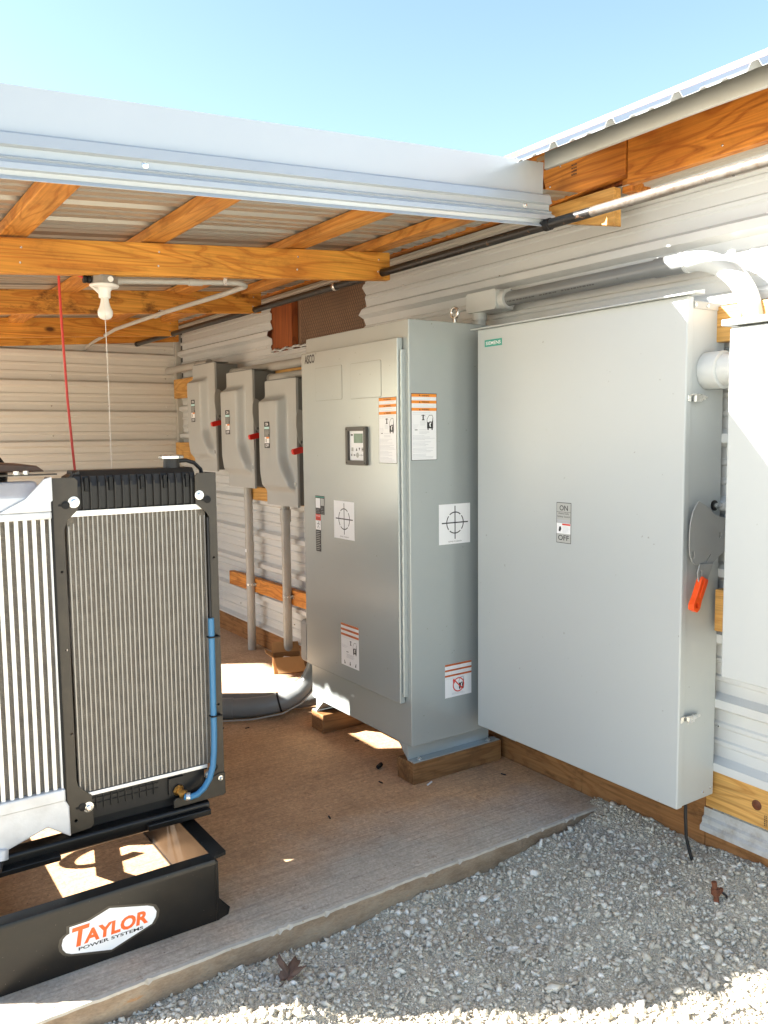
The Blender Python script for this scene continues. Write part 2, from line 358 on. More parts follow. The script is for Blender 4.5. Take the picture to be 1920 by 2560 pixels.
def thing(name, label, cat, loc=(0, 0, 0), group=None):
    o = bpy.data.objects.new(name, None); COL.objects.link(o); o.location = loc; o.empty_display_size = 0.1
    return tag(o, label, cat, group)
def struct(o): o['kind'] = 'structure'; return o
def copy_tree(o, parent=None):
    c = o.copy(); COL.objects.link(c)
    if parent: c.parent = parent
    for ch in list(o.children): copy_tree(ch, c)
    return c
def circ(cx, cy, r, n=14, a0=0.0): return [(cx+r*math.cos(a0+2*PI*k/n), cy+r*math.sin(a0+2*PI*k/n)) for k in range(n)]
def arc3(c, u, v, r, a0, a1, n=10): return [Vector(c)+Vector(u)*r*math.cos(a0+(a1-a0)*k/n)+Vector(v)*r*math.sin(a0+(a1-a0)*k/n) for k in range(n+1)]
def rrect(u0, v0, u1, v1, r, n=4):
    out = []
    for cx, cy, a in ((u1-r, v1-r, 0), (u0+r, v1-r, PI/2), (u0+r, v0+r, PI), (u1-r, v0+r, 1.5*PI)):
        out += [(cx+r*math.cos(a+PI/2*k/n), cy+r*math.sin(a+PI/2*k/n)) for k in range(n+1)]
    return out
# text outlines as flat triangles
_tx = {}
def text_geo(body, bold=0.0, shear=0.0):
    key = (body, bold, shear)
    if key not in _tx:
        cu = bpy.data.curves.new('lettering', 'FONT'); cu.body = body; cu.size = 1; cu.offset = bold; cu.shear = shear; cu.resolution_u = 3
        ob = bpy.data.objects.new('lettering', cu); COL.objects.link(ob)
        me = ob.evaluated_get(bpy.context.evaluated_depsgraph_get()).to_mesh()
        _tx[key] = ([(v.co.x, v.co.y) for v in me.vertices], [tuple(p.vertices) for p in me.polygons])
        bpy.data.objects.remove(ob); bpy.data.curves.remove(cu)
    return _tx[key]
class Face:
    """flat print on a face: u to the viewer's right, v up, in metres"""
    def __init__(s, o, u, v, n): s.o, s.u, s.v, s.n = Vector(o), Vector(u), Vector(v), Vector(n); s.mb = MB()
    def P(s, a, b, off): return s.o+s.u*a+s.v*b+s.n*off
    def poly(s, pts, mat, off):
        tr = tessellate_polygon([[Vector((a, b, 0)) for a, b in pts]])
        s.mb.add([s.P(a, b, off) for a, b in pts], [tuple(t) for t in tr], mat); return s
    def rect(s, a0, b0, a1, b1, mat, off): s.mb.add([s.P(a0, b0, off), s.P(a1, b0, off), s.P(a1, b1, off), s.P(a0, b1, off)], [(0, 1, 2, 3)], mat); return s
    def text(s, body, a0, b0, mat, off, h=None, w=None, bold=0.0, shear=0.0, centre=False):
        vs, fs = text_geo(body, bold, shear); xs = [p[0] for p in vs]; ys = [p[1] for p in vs]
        x0, x1, y0, y1 = min(xs), max(xs), min(ys), max(ys)
        sy = (h/(y1-y0)) if h else None; sx = (w/(x1-x0)) if w else sy
        if sy is None: sy = sx
        if centre: a0 -= (x1-x0)*sx/2
        s.mb.add([s.P(a0+(x-x0)*sx, b0+(y-y0)*sy, off) for x, y in vs], fs, mat); return s
    def lines(s, a0, a1, b0, b1, n, mat, off, thick=0.0009, ragged=0.35):
        for k in range(n):
            b = b1-(b1-b0)*(k+0.5)/n; e = a1-(a1-a0)*random.random()*ragged
            s.rect(a0, b-thick/2, e, b+thick/2, mat, off)
        return s
    def build(s, name, parent, label=None): return s.mb.build(name, parent, recalc=False, label=label)
def faceX(x, yl, z): return Face((x, yl, z), (0, -1, 0), (0, 0, 1), (-1, 0, 0))     # seen from -X
def faceY(xl, y, z): return Face((xl, y, z), (1, 0, 0), (0, 0, 1), (0, -1, 0))      # seen from -Y

W = 2.43                                     # face of the metal-clad wall
# ================================================================== SETTING
def sstep(a, b, x):
    t = np.clip((x-a)/(b-a), 0, 1); return t*t*(3-2*t)
def gz(x, y):
    x = np.asarray(x, float); y = np.asarray(y, float)
    z = -0.072+0.09*sstep(1.7, 2.45, x)*(1-0.6*sstep(1.7, 2.05, y)*(1-sstep(2.2, 2.42, x)))
    z = z+0.042*np.exp(-(((x-0.86)/0.17)**2+((y-1.78)/0.10)**2))
    z = z-0.020*np.exp(-(((x-1.62)/0.22)**2+((y-1.75)/0.10)**2))+0.014*np.sin(x*7.1+y*4.3)*np.sin(y*8.7-x*3.1)*0.8
    z = z+0.006*np.sin(x*23+y*17)*np.sin(y*29-x*13)
    return z
gx = np.concatenate([[-150, -40, -10, -4, -1.5], np.arange(-0.2, 2.75, 0.012), [3.0, 6, 20, 150]])
gy = np.concatenate([[-150, -40, -10, -3, 0.0], np.arange(0.6, 2.13, 0.012), [2.2, 2.6, 4, 8, 9, 14, 40, 150]])
GX, GY = np.meshgrid(gx, gy, indexing='ij'); GZ = gz(GX, GY)
inside = (GX > -0.25) & (GX < 2.8) & (GY > 0.55) & (GY < 2.13)
GZ = np.where(inside, GZ+rng.normal(0, 0.0016, GZ.shape), np.where((GX < -0.25) | (GY < 0.55), -0.075, GZ))
GZ = np.where(GY > 2.15, -0.12, GZ); GZ = np.where(GX > 2.8, -0.12, GZ)
nu, nv = GX.shape
me = bpy.data.meshes.new('ground'); idx = np.arange(nu*nv).reshape(nu, nv)
me.from_pydata(np.stack([GX, GY, GZ], -1).reshape(-1, 3).tolist(), [], np.stack([idx[:-1, :-1], idx[1:, :-1], idx[1:, 1:], idx[:-1, 1:]], -1).reshape(-1, 4).tolist())
me.polygons.foreach_set('use_smooth', [True]*len(me.polygons)); me.materials.append(M_GROUND)
ground = struct(bpy.data.objects.new('ground', me)); COL.objects.link(ground)
# loose crushed stone
ico = bmesh.new(); bmesh.ops.create_icosphere(ico, subdivisions=1, radius=1.0)
IV = np.array([v.co[:] for v in ico.verts]); IF = np.array([[v.index for v in f.verts] for f in ico.faces]); ico.free()
OV = np.array([(1, 0, 0), (-1, 0, 0), (0, 1, 0), (0, -1, 0), (0, 0, 1), (0, 0, -1)], float)
OF = np.array([(0, 2, 4), (2, 1, 4), (1, 3, 4), (3, 0, 4), (2, 0, 5), (1, 2, 5), (3, 1, 5), (0, 3, 5)])
def stones(n, r0, r1, TV, TF, pw, sink, box=(-0.15, 2.42, 0.8, 2.075), bias=0.0):
    x = rng.uniform(box[0], box[1], n); y = rng.uniform(box[2], box[3], n)
    r = r0+(r1-r0)*rng.random(n)**pw
    V = TV[None]*(1+rng.uniform(-0.38, 0.38, (n, len(TV), 1)))
    V = V*np.stack([rng.uniform(0.75, 1.25, n), rng.uniform(0.6, 0.95, n), rng.uniform(0.30, 0.62, n)], -1)[:, None]
    q = rng.normal(size=(n, 4)); q[:, 1:3] *= 0.35; q /= np.linalg.norm(q, axis=1)[:, None]
    w, a, b, c = q.T
    M = np.stack([1-2*(b*b+c*c), 2*(a*b-c*w), 2*(a*c+b*w), 2*(a*b+c*w), 1-2*(a*a+c*c), 2*(b*c-a*w), 2*(a*c-b*w), 2*(b*c+a*w), 1-2*(a*a+b*b)], -1).reshape(n, 3, 3)
    V = np.einsum('nij,nkj->nki', M, V)*r[:, None, None]
    V[:, :, 0] += x[:, None]; V[:, :, 1] += y[:, None]; V[:, :, 2] += (gz(x, y)+r*sink)[:, None]
    tone = np.clip(rng.beta(2.2, 2.6, n)+bias, 0, 1)
    Fs = TF[None]+(np.arange(n)*len(TV))[:, None, None]
    return V.reshape(-1, 3), Fs.reshape(-1, 3), np.repeat(tone, len(TV))
sets = [stones(42000, 0.0018, 0.0042, OV, OF, 1.3, 0.2), stones(21000, 0.0035, 0.008, IV, IF, 1.6, 0.25, bias=0.04),
        stones(4200, 0.007, 0.014, OV, OF, 1.8, 0.35, bias=0.12), stones(2200, 0.007, 0.0135, IV, IF, 2.0, 0.3, bias=0.12), stones(380, 0.012, 0.021, OV, OF, 1.5, 0.3, bias=0.22), stones(170, 0.012, 0.020, IV, IF, 1.8, 0.3, bias=0.25),
        stones(260, 0.002, 0.005, IV, IF, 1.5, 0.3, box=(2.25, 2.42, 2.02, 2.14))]
vo = 0; VV = []; FF = []; TT = []
for a, b, t in sets: VV.append(a); FF.append(b+vo); TT.append(t); vo += len(a)
VV = np.concatenate(VV); FF = np.concatenate(FF); TT = np.concatenate(TT)
me = bpy.data.meshes.new('gravel'); me.vertices.add(len(VV)); me.vertices.foreach_set('co', VV.ravel())
me.loops.add(FF.size); me.loops.foreach_set('vertex_index', FF.ravel().astype(np.int32))
me.polygons.add(len(FF)); me.polygons.foreach_set('loop_start', (np.arange(len(FF))*3).astype(np.int32)); me.update(calc_edges=True)
at = me.attributes.new('tone', 'FLOAT', 'POINT'); at.data.foreach_set('value', TT.astype(np.float32)); me.materials.append(M_STONE)
gravel = bpy.data.objects.new('gravel', me); COL.objects.link(gravel); gravel['kind'] = 'stuff'
gravel['label'] = 'loose grey crushed stone in front of the slab'
# concrete slab: top sheet, and a rough front edge
mb = MB(M_CONC); xs = np.concatenate([np.arange(-4.2, 0.2, 0.05), np.arange(0.2, 2.426, 0.011)]); ex = lambda x: 2.068+0.0015*math.sin(x*9.3)+0.0012*math.sin(x*31)+0.0007*math.sin(x*67+1)+random.uniform(-0.0008, 0.0008)+0.014*x*(x > 0)*0.6-0.005
chip = {k: (random.random() < 0.07)*random.uniform(0.002, 0.008) for k in range(len(xs))}
rows = []
for k, x in enumerate(xs):
    e = ex(x); c = 0.0015+chip[k]
    rows.append([(x, 7.5, 0), (x, 2.4, 0), (x, e+0.012+c, 0), (x, e+c, -0.0008), (x, e, -0.006-1.2*c), (x, e-0.002+0.0008*math.sin(x*50), -0.04), (x, e+0.001*math.sin(x*37), -0.09), (x, e, -0.3)])
n = len(rows[0])
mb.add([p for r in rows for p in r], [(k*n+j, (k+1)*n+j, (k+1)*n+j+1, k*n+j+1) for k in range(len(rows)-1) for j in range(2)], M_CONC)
mb.add([p for r in rows for p in r], [(k*n+j, (k+1)*n+j, (k+1)*n+j+1, k*n+j+1) for k in range(len(rows)-1) for j in (2, 3)], M_ARRIS)
mb.add([p for r in rows for p in r], [(k*n+j, (k+1)*n+j, (k+1)*n+j+1, k*n+j+1) for k in range(len(rows)-1) for j in range(4, n-1)], M_EDGE)
slab = struct(mb.build('concrete_slab', recalc=False))

# ================================================================== RIGHT-HAND METAL WALL
def rib_profile(s0, s1, first, pitch, h, n=14, wf=1.0):
    """(s, height) pairs of a ribbed sheet between s0 and s1: major ribs and two low stiffeners between them"""
    pts = []
    for k in range(-1, n):
        c = first+pitch*k
        pts += [(c-0.029*wf, 0), (c-0.013*wf, h), (c+0.013*wf, h), (c+0.029*wf, 0)]
        for q in (0.36, 0.64):
            d = c+pitch*q; pts += [(d-0.012, 0), (d-0.006, 0.006), (d+0.006, 0.006), (d+0.012, 0)]
    pts.sort(); ins = [p for p in pts if s0 < p[0] < s1]
    def at(s):
        for (a, ha), (b, hb) in zip(pts, pts[1:]):
            if a <= s <= b: return ha+(hb-ha)*(s-a)/(b-a) if b > a else ha
        return 0
    return [(s0, at(s0))]+ins+[(s1, at(s1))]
def zwall(s, y):
    zf, zn = s, 0.305+(s-0.36)*(0.2168/0.2125); t = (6.45-y)/(6.45-1.4)
    return zf+(zn-zf)*t
wall = thing('metal_wall', 'long wall of horizontal ribbed metal sheets behind the electrical cabinets', 'wall', (W, 3.0, 0))
for k, (s0, s1, ya, yb) in enumerate([(0.152, 1.004, 2.56, 6.45), (0.345, 1.004, 0.0, 2.558), (1.0, 1.854, 0.0, 6.45), (1.85, 1.9425, 3.745, 4.83), (1.85, 2.26, 4.83, 6.45), (1.85, 2.26, 0.0, 3.745)]):
    prof = rib_profile(s0, s1, 0.36, 0.2125, 0.031)
    ys = [ya, yb] if k not in (3, 4, 5) else [ya+(yb-ya)*q for q in (0, 0.01, 0.25, 0.5, 0.75, 0.99, 1)]
    mb = MB(M_SHEET); off = 0.002 if k == 2 else 0.0
    def fn(a, y, prof=prof, k=k, ya=ya, yb=yb):
        s, h = a; yy = y
        if k == 5 and y == yb: yy = y+0.012*math.sin(s*90)+0.01*math.sin(s*41)
        if k == 4 and y == ya: yy = y+0.010*math.sin(s*80+1)
        return (W-h-off, yy, zwall(s, y))
    mb.grid(lambda i, j: fn(prof[i], ys[j]), range(len(prof)), range(len(ys)))
    mb.build('wall_panel', wall, recalc=False, solid=0.0012)
# curled torn lip under the opening, framing seen in it, paper backing and hexagonal wire
mb = MB(M_SHEET); mb.grid(lambda u, v: (W-0.012*math.sin(v*PI)*(1+0.5*math.sin(u*60)), u, 1.938+0.016*v+0.004*math.sin(u*45)+0.003*math.sin(u*117)), list(np.linspace(3.745, 4.83, 60)), [0, 0.25, 0.5, 0.75, 1]); mb.build('torn_edge', wall, smooth=60, recalc=False, solid=0.001)
MB(M_STUD).box(W+0.006, W+0.05, 4.575, 4.90, 1.88, 2.30).build('stud', wall, bevel=0.003)
MB(M_KRAFT).box(W+0.052, W+0.06, 3.60, 5.1, 1.80, 2.36).build('backing_paper', wall)
mb = MB(paint('wire', (0.06, 0.05, 0.045), 0.5, metal=0.5)); hs = 0.0125
for i in range(-1, 36):
    for j in range(-1, 20):
        cy = 3.74+i*hs*1.732+(j % 2)*hs*0.866; cz = 1.945+j*hs*1.5
        if not (3.735 < cy < 4.572 and 1.94 < cz < 2.235): continue
        P = [(cy+hs*math.sin(PI/3*k)+0.001*math.sin(7*cz*40+k), cz+hs*math.cos(PI/3*k)+0.001*math.sin(cy*200)) for k in range(6)]
        for k in (0, 1, 2):
            (y0, z0), (y1, z1) = P[k], P[k+1]; mb.tube([(W+0.040, y0, z0), (W+0.040, y1, z1)], 0.0011, 3, caps=False)
mb.build('wire_mesh', wall, recalc=False)['kind'] = 'stuff'
mb = MB(M_STEEL)
for y, s in [(1.95, 1.985), (3.35, 1.985), (5.05, 1.985), (4.75, 0.70), (4.72, 0.49), (4.6, 0.255), (5.9, 1.985), (1.62, 0.49), (2.2, 1.985), (1.5, 2.085), (2.7, 2.085), (3.4, 2.15), (5.3, 0.92), (4.85, 0.92), (4.2, 0.70), (5.4, 0.70), (5.4, 0.255), (4.9, 1.985), (6.2, 1.985)]: mb.lathe([(0.006, 0), (0.006, 0.004), (0.003, 0.006)], (W-0.001, y, zwall(s, y)), (-1, 0, 0), 8)
mb.build('screw', wall)
# treated skirt board along the foot of the wall, near base trim and framing
sill = MB(M_SILL).box(W-0.004, W+0.04, 2.215, 6.45, -0.10, 0.150).build('skirt_board', wall, bevel=0.002)
MB(M_SILL).box(W-0.004, W+0.04, 1.662, 2.213, -0.16, 0.288).build('skirt_board', wall, bevel=0.002)
MB(M_SILL).box(W-0.004, W+0.04, 0.0, 1.66, -0.16, 0.10).build('skirt_board', wall, bevel=0.002)
bt = thing('base_timber', 'pale knotty timber low on the wall below the metal sheet', 'timber', (W, 1.2, 0.15))
MB(M_YELK).box(W-0.006, W+0.034, 0.0, 1.66, 0.152, 0.292).build('timber', bt, bevel=0.003)
MB(paint('knot', (0.12, 0.035, 0.012), 0.5, var=0.4, vscale=80)).lathe([(0.002, 0.0026), (0.012, 0.0018), (0.017, 0.0005)], (W-0.0065, 1.475, 0.222), (-1, 0, 0), 14).build('knot', bt, smooth=60)
f = faceX(W-0.0065, 1.448, 0.165)
for k, (q, h) in enumerate(((0, 0.004), (0.006, 0.003), (0.013, 0.003))): 
    for j in range(6): f.rect(q*1.0, j*0.006, q+h, j*0.006+0.0035, M_INK, 0.0006)
f.build('grade_stamp', bt)
tr = thing('base_trim', 'dusty galvanized base trim below the pale timber', 'trim', (W, 1.2, 0.08))
mb = MB(M_TRIMD); pr = [(W-0.012, 0.150), (W-0.012, 0.122), (W-0.022, 0.116), (W-0.022, 0.100), (W-0.034, 0.092), (W-0.034, 0.076)]
mb.grid(lambda i, y: (pr[i][0], y, pr[i][1]), range(len(pr)), [0.0, 0.7, 1.2, 1.66]); mb.build('trim_strip', tr, recalc=False, solid=0.0015)
# ------------------------------------------------------------------ back wall
bw = thing('back_wall', 'tan ribbed metal end wall at the back under the roof', 'wall', (1.0, 6.45, 0))
for q, (s0, s1) in enumerate(((0.02, 0.906), (0.90, 1.706), (1.70, 2.32))):
    prof = rib_profile(s0, s1, 0.275, 0.2195, 0.031)
    MB(M_SHEETB).grid(lambda i, x: (x, 6.45-prof[i][1]-0.002*(q == 1), prof[i][0]), range(len(prof)), [-0.28, 2.385]).build('wall_panel', bw, recalc=False, solid=0.0012)
mb = MB(M_STEEL)
for x in (0.55, 1.45, 1.86, 2.31):
    for k in range(5): mb.lathe([(0.006, 0), (0.006, 0.004), (0.003, 0.006)], (x, 6.449, 1.43+0.2195*k-0.0), (0, -1, 0), 8)
mb.build('screw', bw)
MB(M_TRIMG).box(2.383, 2.428, 6.405, 6.448, 0.15, 2.28).build('corner_trim', bw, bevel=0.004)
MB(paint('dark_gap', (0.02, 0.018, 0.016), 0.7)).box(2.4285, 2.436, 6.38, 6.404, 0.15, 2.28).build('corner_seal', bw)
MB(M_SHEETB).box(-0.30, -0.27, 6.42, 6.50, 0.0, 2.05).build('end_trim', bw)
# ================================================================== LEAN-TO ROOF
SL = 0.074
def zs(z, x): return z+SL*(x-2.1)                # slopes down to the left
lr = thing('lean_to_roof', 'lean-to shed roof of orange timber rafters under ribbed metal sheet', 'roof', (1.0, 4.0, 2.0))
RY = (3.049, 4.303, 5.579)
RZS = ((2.076, 2.192, 0.077), (2.093, 2.207, 0.074), (2.099, 2.219, 0.066))
for k, y in enumerate(RY):
    zb, zt_, sl = RZS[k]; mb = MB(M_RAF[k]); x0, x1 = -0.62, 2.096
    mb.add([(x, yy, z+sl*(x-2.1)) for x in (x0, x1) for yy in (y-0.019, y+0.019) for z in (zb, zt_)], [(0, 1, 3, 2), (4, 6, 7, 5), (0, 4, 5, 1), (2, 3, 7, 6), (0, 2, 6, 4), (1, 5, 7, 3)]); mb.build('rafter', lr, bevel=0.003)
for a, b in ((-0.6, 0.72), (0.722, 1.62), (1.622, 2.40)):
    mb = MB(M_RAF[3]); mb.add([(x, yy, zs(z, x)) for x in (a, b) for yy in (6.37, 6.408) for z in (2.13, 2.245)], [(0, 1, 3, 2), (4, 6, 7, 5), (0, 4, 5, 1), (2, 3, 7, 6), (0, 2, 6, 4), (1, 5, 7, 3)]); mb.build('top_plate', lr, bevel=0.002)
mb = MB(M_STEEL)
for x, k in ((2.03, 0), (2.04, 1), (2.03, 2), (1.64, 0), (1.07, 0), (0.6, 0)):
    for dz in (0.035, 0.085): mb.lathe([(0.004, 0), (0.003, 0.001)], (x+dz*0.1, RY[k]-0.0192, RZS[k][0]+RZS[k][2]*(x-2.1)+dz), (0, -1, 0), 8)
mb.build('nail', lr)
for k, xc in enumerate((-0.5, 0.06, 0.59, 1.066, 1.645, 2.02)):
    mb = MB(M_PUR[k % 3]); mb.add([(x, yy, zs(z, x)) for x in (xc-0.045, xc+0.045) for yy in (2.13, 6.5) for z in (2.194, 2.232)], [(0, 1, 3, 2), (4, 6, 7, 5), (0, 4, 5, 1), (2, 3, 7, 6), (0, 2, 6, 4), (1, 5, 7, 3)]); mb.build('purlin', lr, bevel=0.003)
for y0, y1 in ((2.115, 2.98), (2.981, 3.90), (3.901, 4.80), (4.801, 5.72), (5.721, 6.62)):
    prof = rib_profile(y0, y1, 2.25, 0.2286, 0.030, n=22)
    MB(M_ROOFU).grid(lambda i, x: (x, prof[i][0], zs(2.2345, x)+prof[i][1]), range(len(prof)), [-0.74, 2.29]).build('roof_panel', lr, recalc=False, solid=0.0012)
# front flashing: tall flat face over a stepped, ogee drip trim
FY = 2.1
def strip(name, prof, x0, x1, mat, parent, solid=0.0012, smooth=20):
    mb = MB(mat); mb.grid(lambda i, x: (x, FY+prof[i][0], prof[i][1]+0.0642*(x-2.1)), range(len(prof)), [x0, x1])
    return mb.build(name, parent, recalc=False, solid=solid)
strip('flashing', [(0.02, 2.318), (0.0, 2.317), (0.004, 2.190)], -0.76, 2.082, M_FLASH, lr)
strip('drip_trim', [(-0.003, 2.213), (-0.012, 2.207), (-0.020, 2.181), (-0.006, 2.178), (-0.005, 2.160), (-0.012, 2.158), (-0.020, 2.153), (-0.016, 2.150), (-0.022, 2.143), (-0.034, 2.137), (-0.036, 2.124), (-0.026, 2.122), (-0.022, 2.112), (-0.034, 2.104), (-0.038, 2.099)], -0.76, 2.103, M_FLASH, lr)
MB(M_PUR[0]).add([(x, yy, zs(z, x)) for x in (-0.7, 2.06) for yy in (2.104, 2.128) for z in (2.185, 2.23)], [(0, 1, 3, 2), (4, 6, 7, 5), (0, 4, 5, 1), (2, 3, 7, 6), (0, 2, 6, 4), (1, 5, 7, 3)]).build('trim_backer', lr)
for x in (0.717, 1.992): MB(M_STEEL).lathe([(0.0095, 0), (0.0095, 0.0015), (0.0065, 0.002), (0.0065, 0.006), (0.003, 0.0075)], (x, FY-0.006, 2.170+0.0642*(x-2.1)), (0, -1, 0), 10).build('screw', lr)
for y in (2.30, 4.303, 6.40):
    p = thing('shed_post', 'square timber post holding up the low side of the lean-to', 'post', (-0.36, y, 0), 'posts on the low side of the lean-to') if False else None
    MB(M_PUR[1]).box(-0.43, -0.32, y-0.05, y+0.05, 0.0, 1.90).build('post', lr) if y > 6 else None
# ================================================================== BUILDING ROOF EDGE
br = thing('building_roof', 'eave of the main building: ribbed metal roof over orange fascia boards', 'roof', (2.1, 2.0, 2.1))
EX, q = 2.27, 2.27/2.1                            # fascia boards, set back under the overhang
zq = lambda z: CAM_H+(z-CAM_H)*q
MB(M_FAS[0]).box(EX, EX+0.036, -0.6, 1.762*q, zq(2.166), 2.44).build('fascia_board', br, bevel=0.002)
MB(M_FAS[1]).prism([(2.128*q, 2.44), (2.120*q, 2.36), (2.085*q, zq(2.178)), (2.098*q, zq(2.172)), (1.766*q, zq(2.196)), (1.766*q, 2.44)], 'X', EX-0.006, EX+0.030).build('fascia_board', br, bevel=0.002)
MB(M_FAS[2]).box(EX, EX+0.036, 2.131*q, 4.30, 2.243, 2.44).build('fascia_board', br, bevel=0.002)
MB(M_FAS[0]).box(EX, EX+0.036, 4.302, 6.6, 2.243, 2.44).build('fascia_board', br, bevel=0.002)
MB(M_YEL).prism([(1.808*q, zq(2.052)), (1.811*q, zq(2.171)), (2.10*q, zq(2.171)), (2.10*q, zq(2.122))], 'X', EX-0.002, EX+0.034).build('ledger_block', br, bevel=0.003)
MB(M_FAS[1]).box(EX+0.04, EX+0.14, 1.775*q, 1.812*q, zq(2.155), 2.30).build('lookout', br, bevel=0.002)
MB(M_STUD).box(EX+0.05, EX+0.088, -0.6, 6.6, 2.2495, 2.50).build('blocking', br)
TX, w = 2.03, 2.03/2.1                             # metal edge trim and roof sheets at the outer edge
zw = lambda z: CAM_H+(z-CAM_H)*w
mb = MB(M_TRIMG); pr = [(TX, zw(2.356)), (TX-0.002, zw(2.302)), (TX+0.008, zw(2.300))]
mb.grid(lambda i, y: (pr[i][0]+0.002*math.sin(y*8), y, pr[i][1]+0.002*math.sin(y*5)), range(3), list(np.linspace(-0.6, 2.04, 30))); mb.build('eave_trim', br, smooth=30, recalc=False, solid=0.0015)
MB(paint('roof_deck', (0.30, 0.19, 0.10), 0.8)).prism([(TX+0.006, zw(2.335)), (TX+0.006, zw(2.350)), (EX+0.5, zw(2.350)+0.468*(EX+0.5-TX-0.006)), (EX+0.5, zw(2.335)+0.468*(EX+0.5-TX-0.006))], 'Y', -0.6, 2.085).build('roof_deck', br)
RS, RX, RZ = 0.456, 1.947, 2.289                    # the sheets stick out past the trim
for a, b, x0 in ((-0.6, 0.70, RX), (0.7005, 2.085, RX), (2.0855, 6.6, 1.992)):
    pp = rib_profile(a, b, 1.25-0.2245*9, 0.2245, 0.020, n=45, wf=0.72)
    mb = MB(M_FLASH); mb.grid(lambda i, x: (x, pp[i][0], RZ+RS*(x-RX)+pp[i][1]), range(len(pp)), [x0, 4.9]); mb.build('roof_panel', br, recalc=False, solid=0.0012)
sof = [(EX+0.030, 2.236), (EX+0.06, 2.237), (EX+0.064, 2.247), (EX+0.10, 2.248), (EX+0.104, 2.240), (EX+0.14, 2.241), (W-0.004, 2.243), (W-0.004, 2.225)]
mb = MB(M_SOFF); mb.grid(lambda i, y: (sof[i][0], y, sof[i][1]), range(len(sof)), [-0.6, 1.0, 2.0, 3.0, 4.5, 6.6]); mb.build('soffit_panel', br, recalc=False, solid=0.001)

f = Face((EX-0.0065, 1.985*q, zq(2.245)), (0, -1, 0), (0, 0, 1), (-1, 0, 0))
for k in range(3):
    for j in range(4): f.rect(k*0.009+0.001, j*0.011, k*0.009+0.007, j*0.011+0.008*random.uniform(0.5, 1), M_INK, 0.0006)
f.build('grade_stamp', br)
mb = MB(M_STEEL)
for y, z in ((1.55, 2.25), (1.2, 2.27), (2.25, 2.30), (2.2, 2.36), (0.9, 2.33)): mb.lathe([(0.004, 0), (0.003, 0.001)], (EX-0.0062, y, z), (-1, 0, 0), 8)
mb.build('nail', br)
# ================================================================== GAS PIPE AND LIGHT
gp = thing('black_pipe', 'long black steel pipe strapped below the eave, near end coloured pale as sunlit', 'pipe', (2.055, 3.0, 2.10))
zp = lambda y: 2.098+0.0028*(y-1.4)
MB(M_BLACKP).tube([(2.055, y, zp(y)) for y in (1.86, 3.0, 4.5, 6.33)], 0.0165, 14).build('pipe_run', gp, smooth=40)
MB(M_PIPESUN).tube([(2.055, y, zp(y)) for y in (-0.4, 0.8, 1.8595)], 0.0162, 14).build('pipe_run', gp, smooth=40, label='near length of the pipe, coloured pale as sunlit')
MB(M_BLACKM).lathe([(0.0168, 0), (0.020, 0.001), (0.020, 0.024), (0.0168, 0.026)], (2.055, 2.062, zp(2.06)), (0, -1, 0), 14).build('coupling', gp, smooth=40)
MB(M_BLACKM).lathe([(0.0185, 0), (0.0185, 0.045), (0.016, 0.048)], (2.055, 6.285, zp(6.3)), (0, 1, 0), 14).build('end_cap', gp, smooth=40)
for y, m in ((3.42, M_STEEL), (4.303, M_STEEL), (5.579, M_STEEL)):
    mb = MB(m); top = 2.093 if y > 4 else 2.19
    mb.grid(lambda i, q: (2.055+0.0185*math.cos(i), y+q, zp(y)+0.0185*math.sin(i)), [PI*0.62+PI*1.26*k/12 for k in range(13)], [-0.012, 0.012])
    e = 2.055+0.0185*math.cos(PI*1.88); mb.box(2.073, 2.0745, y-0.012, y+0.012, zp(y)-0.004, top-0.001); mb.build('strap', gp, smooth=40, recalc=False, solid=0.0015)

lt = thing('light_fixture', 'bare white bulb in a white lampholder under a grey box on the first rafter', 'lamp', (0.887, 3.075, 1.98))
LX, LY = 0.887, 3.068
mb = MB(paint('galv_box', (0.30, 0.28, 0.25), 0.4, metal=0.4, var=0.2, vscale=30)); mb.prism(circ(LX, LY, 0.047, 8, PI/8), 'Z', 1.953, 1.9825); mb.build('junction_box', lt, bevel=0.002)
MB(M_WHITE).lathe([(0.010, 0), (0.010, 0.004)], (LX+0.01, LY-0.0435, 1.968), (0, -1, 0), 12).build('knockout', lt)
MB(M_WHITE).lathe([(0.050, 0), (0.051, 0.004), (0.046, 0.009), (0.028, 0.012), (0.021, 0.022), (0.020, 0.044), (0.017, 0.046)], (LX, LY, 1.953), (0, 0, -1), 28).build('lampholder', lt, smooth=35)
MB(M_WHITE).prism([(LX-0.045, 1.944), (LX-0.010, 1.926), (LX-0.012, 1.916)], 'Y', LY-0.008, LY+0.008).build('pull_arm', lt)
MB(M_BULB).lathe([(0.0135, 0), (0.0145, 0.012), (0.019, 0.03), (0.0255, 0.044), (0.0265, 0.052), (0.025, 0.062), (0.019, 0.071), (0.009, 0.0755), (0.0, 0.0765)], (LX, LY, 1.9075), (0, 0, -1), 24).build('bulb', lt, smooth=60)
MB(M_STRING).tube([(LX-0.012, LY-0.01, 1.93), (LX-0.008, LY-0.024, 1.86), (LX-0.006, LY-0.024, 1.6), (LX-0.006, LY-0.02, 1.24)], 0.0013, 6).build('pull_string', lt)
MB(M_BLACKM).lathe([(0.009, 0), (0.014, 0.003), (0.014, 0.014), (0.009, 0.016), (0.015, 0.018), (0.015, 0.028), (0.008, 0.03)], (LX-0.045, LY-0.004, 1.968), (-1, 0, 0), 12).build('cable_gland', lt, smooth=40)
rc = thing('red_cable', 'thin red cable hanging down from the first rafter', 'cable', (0.74, 3.07, 1.6))
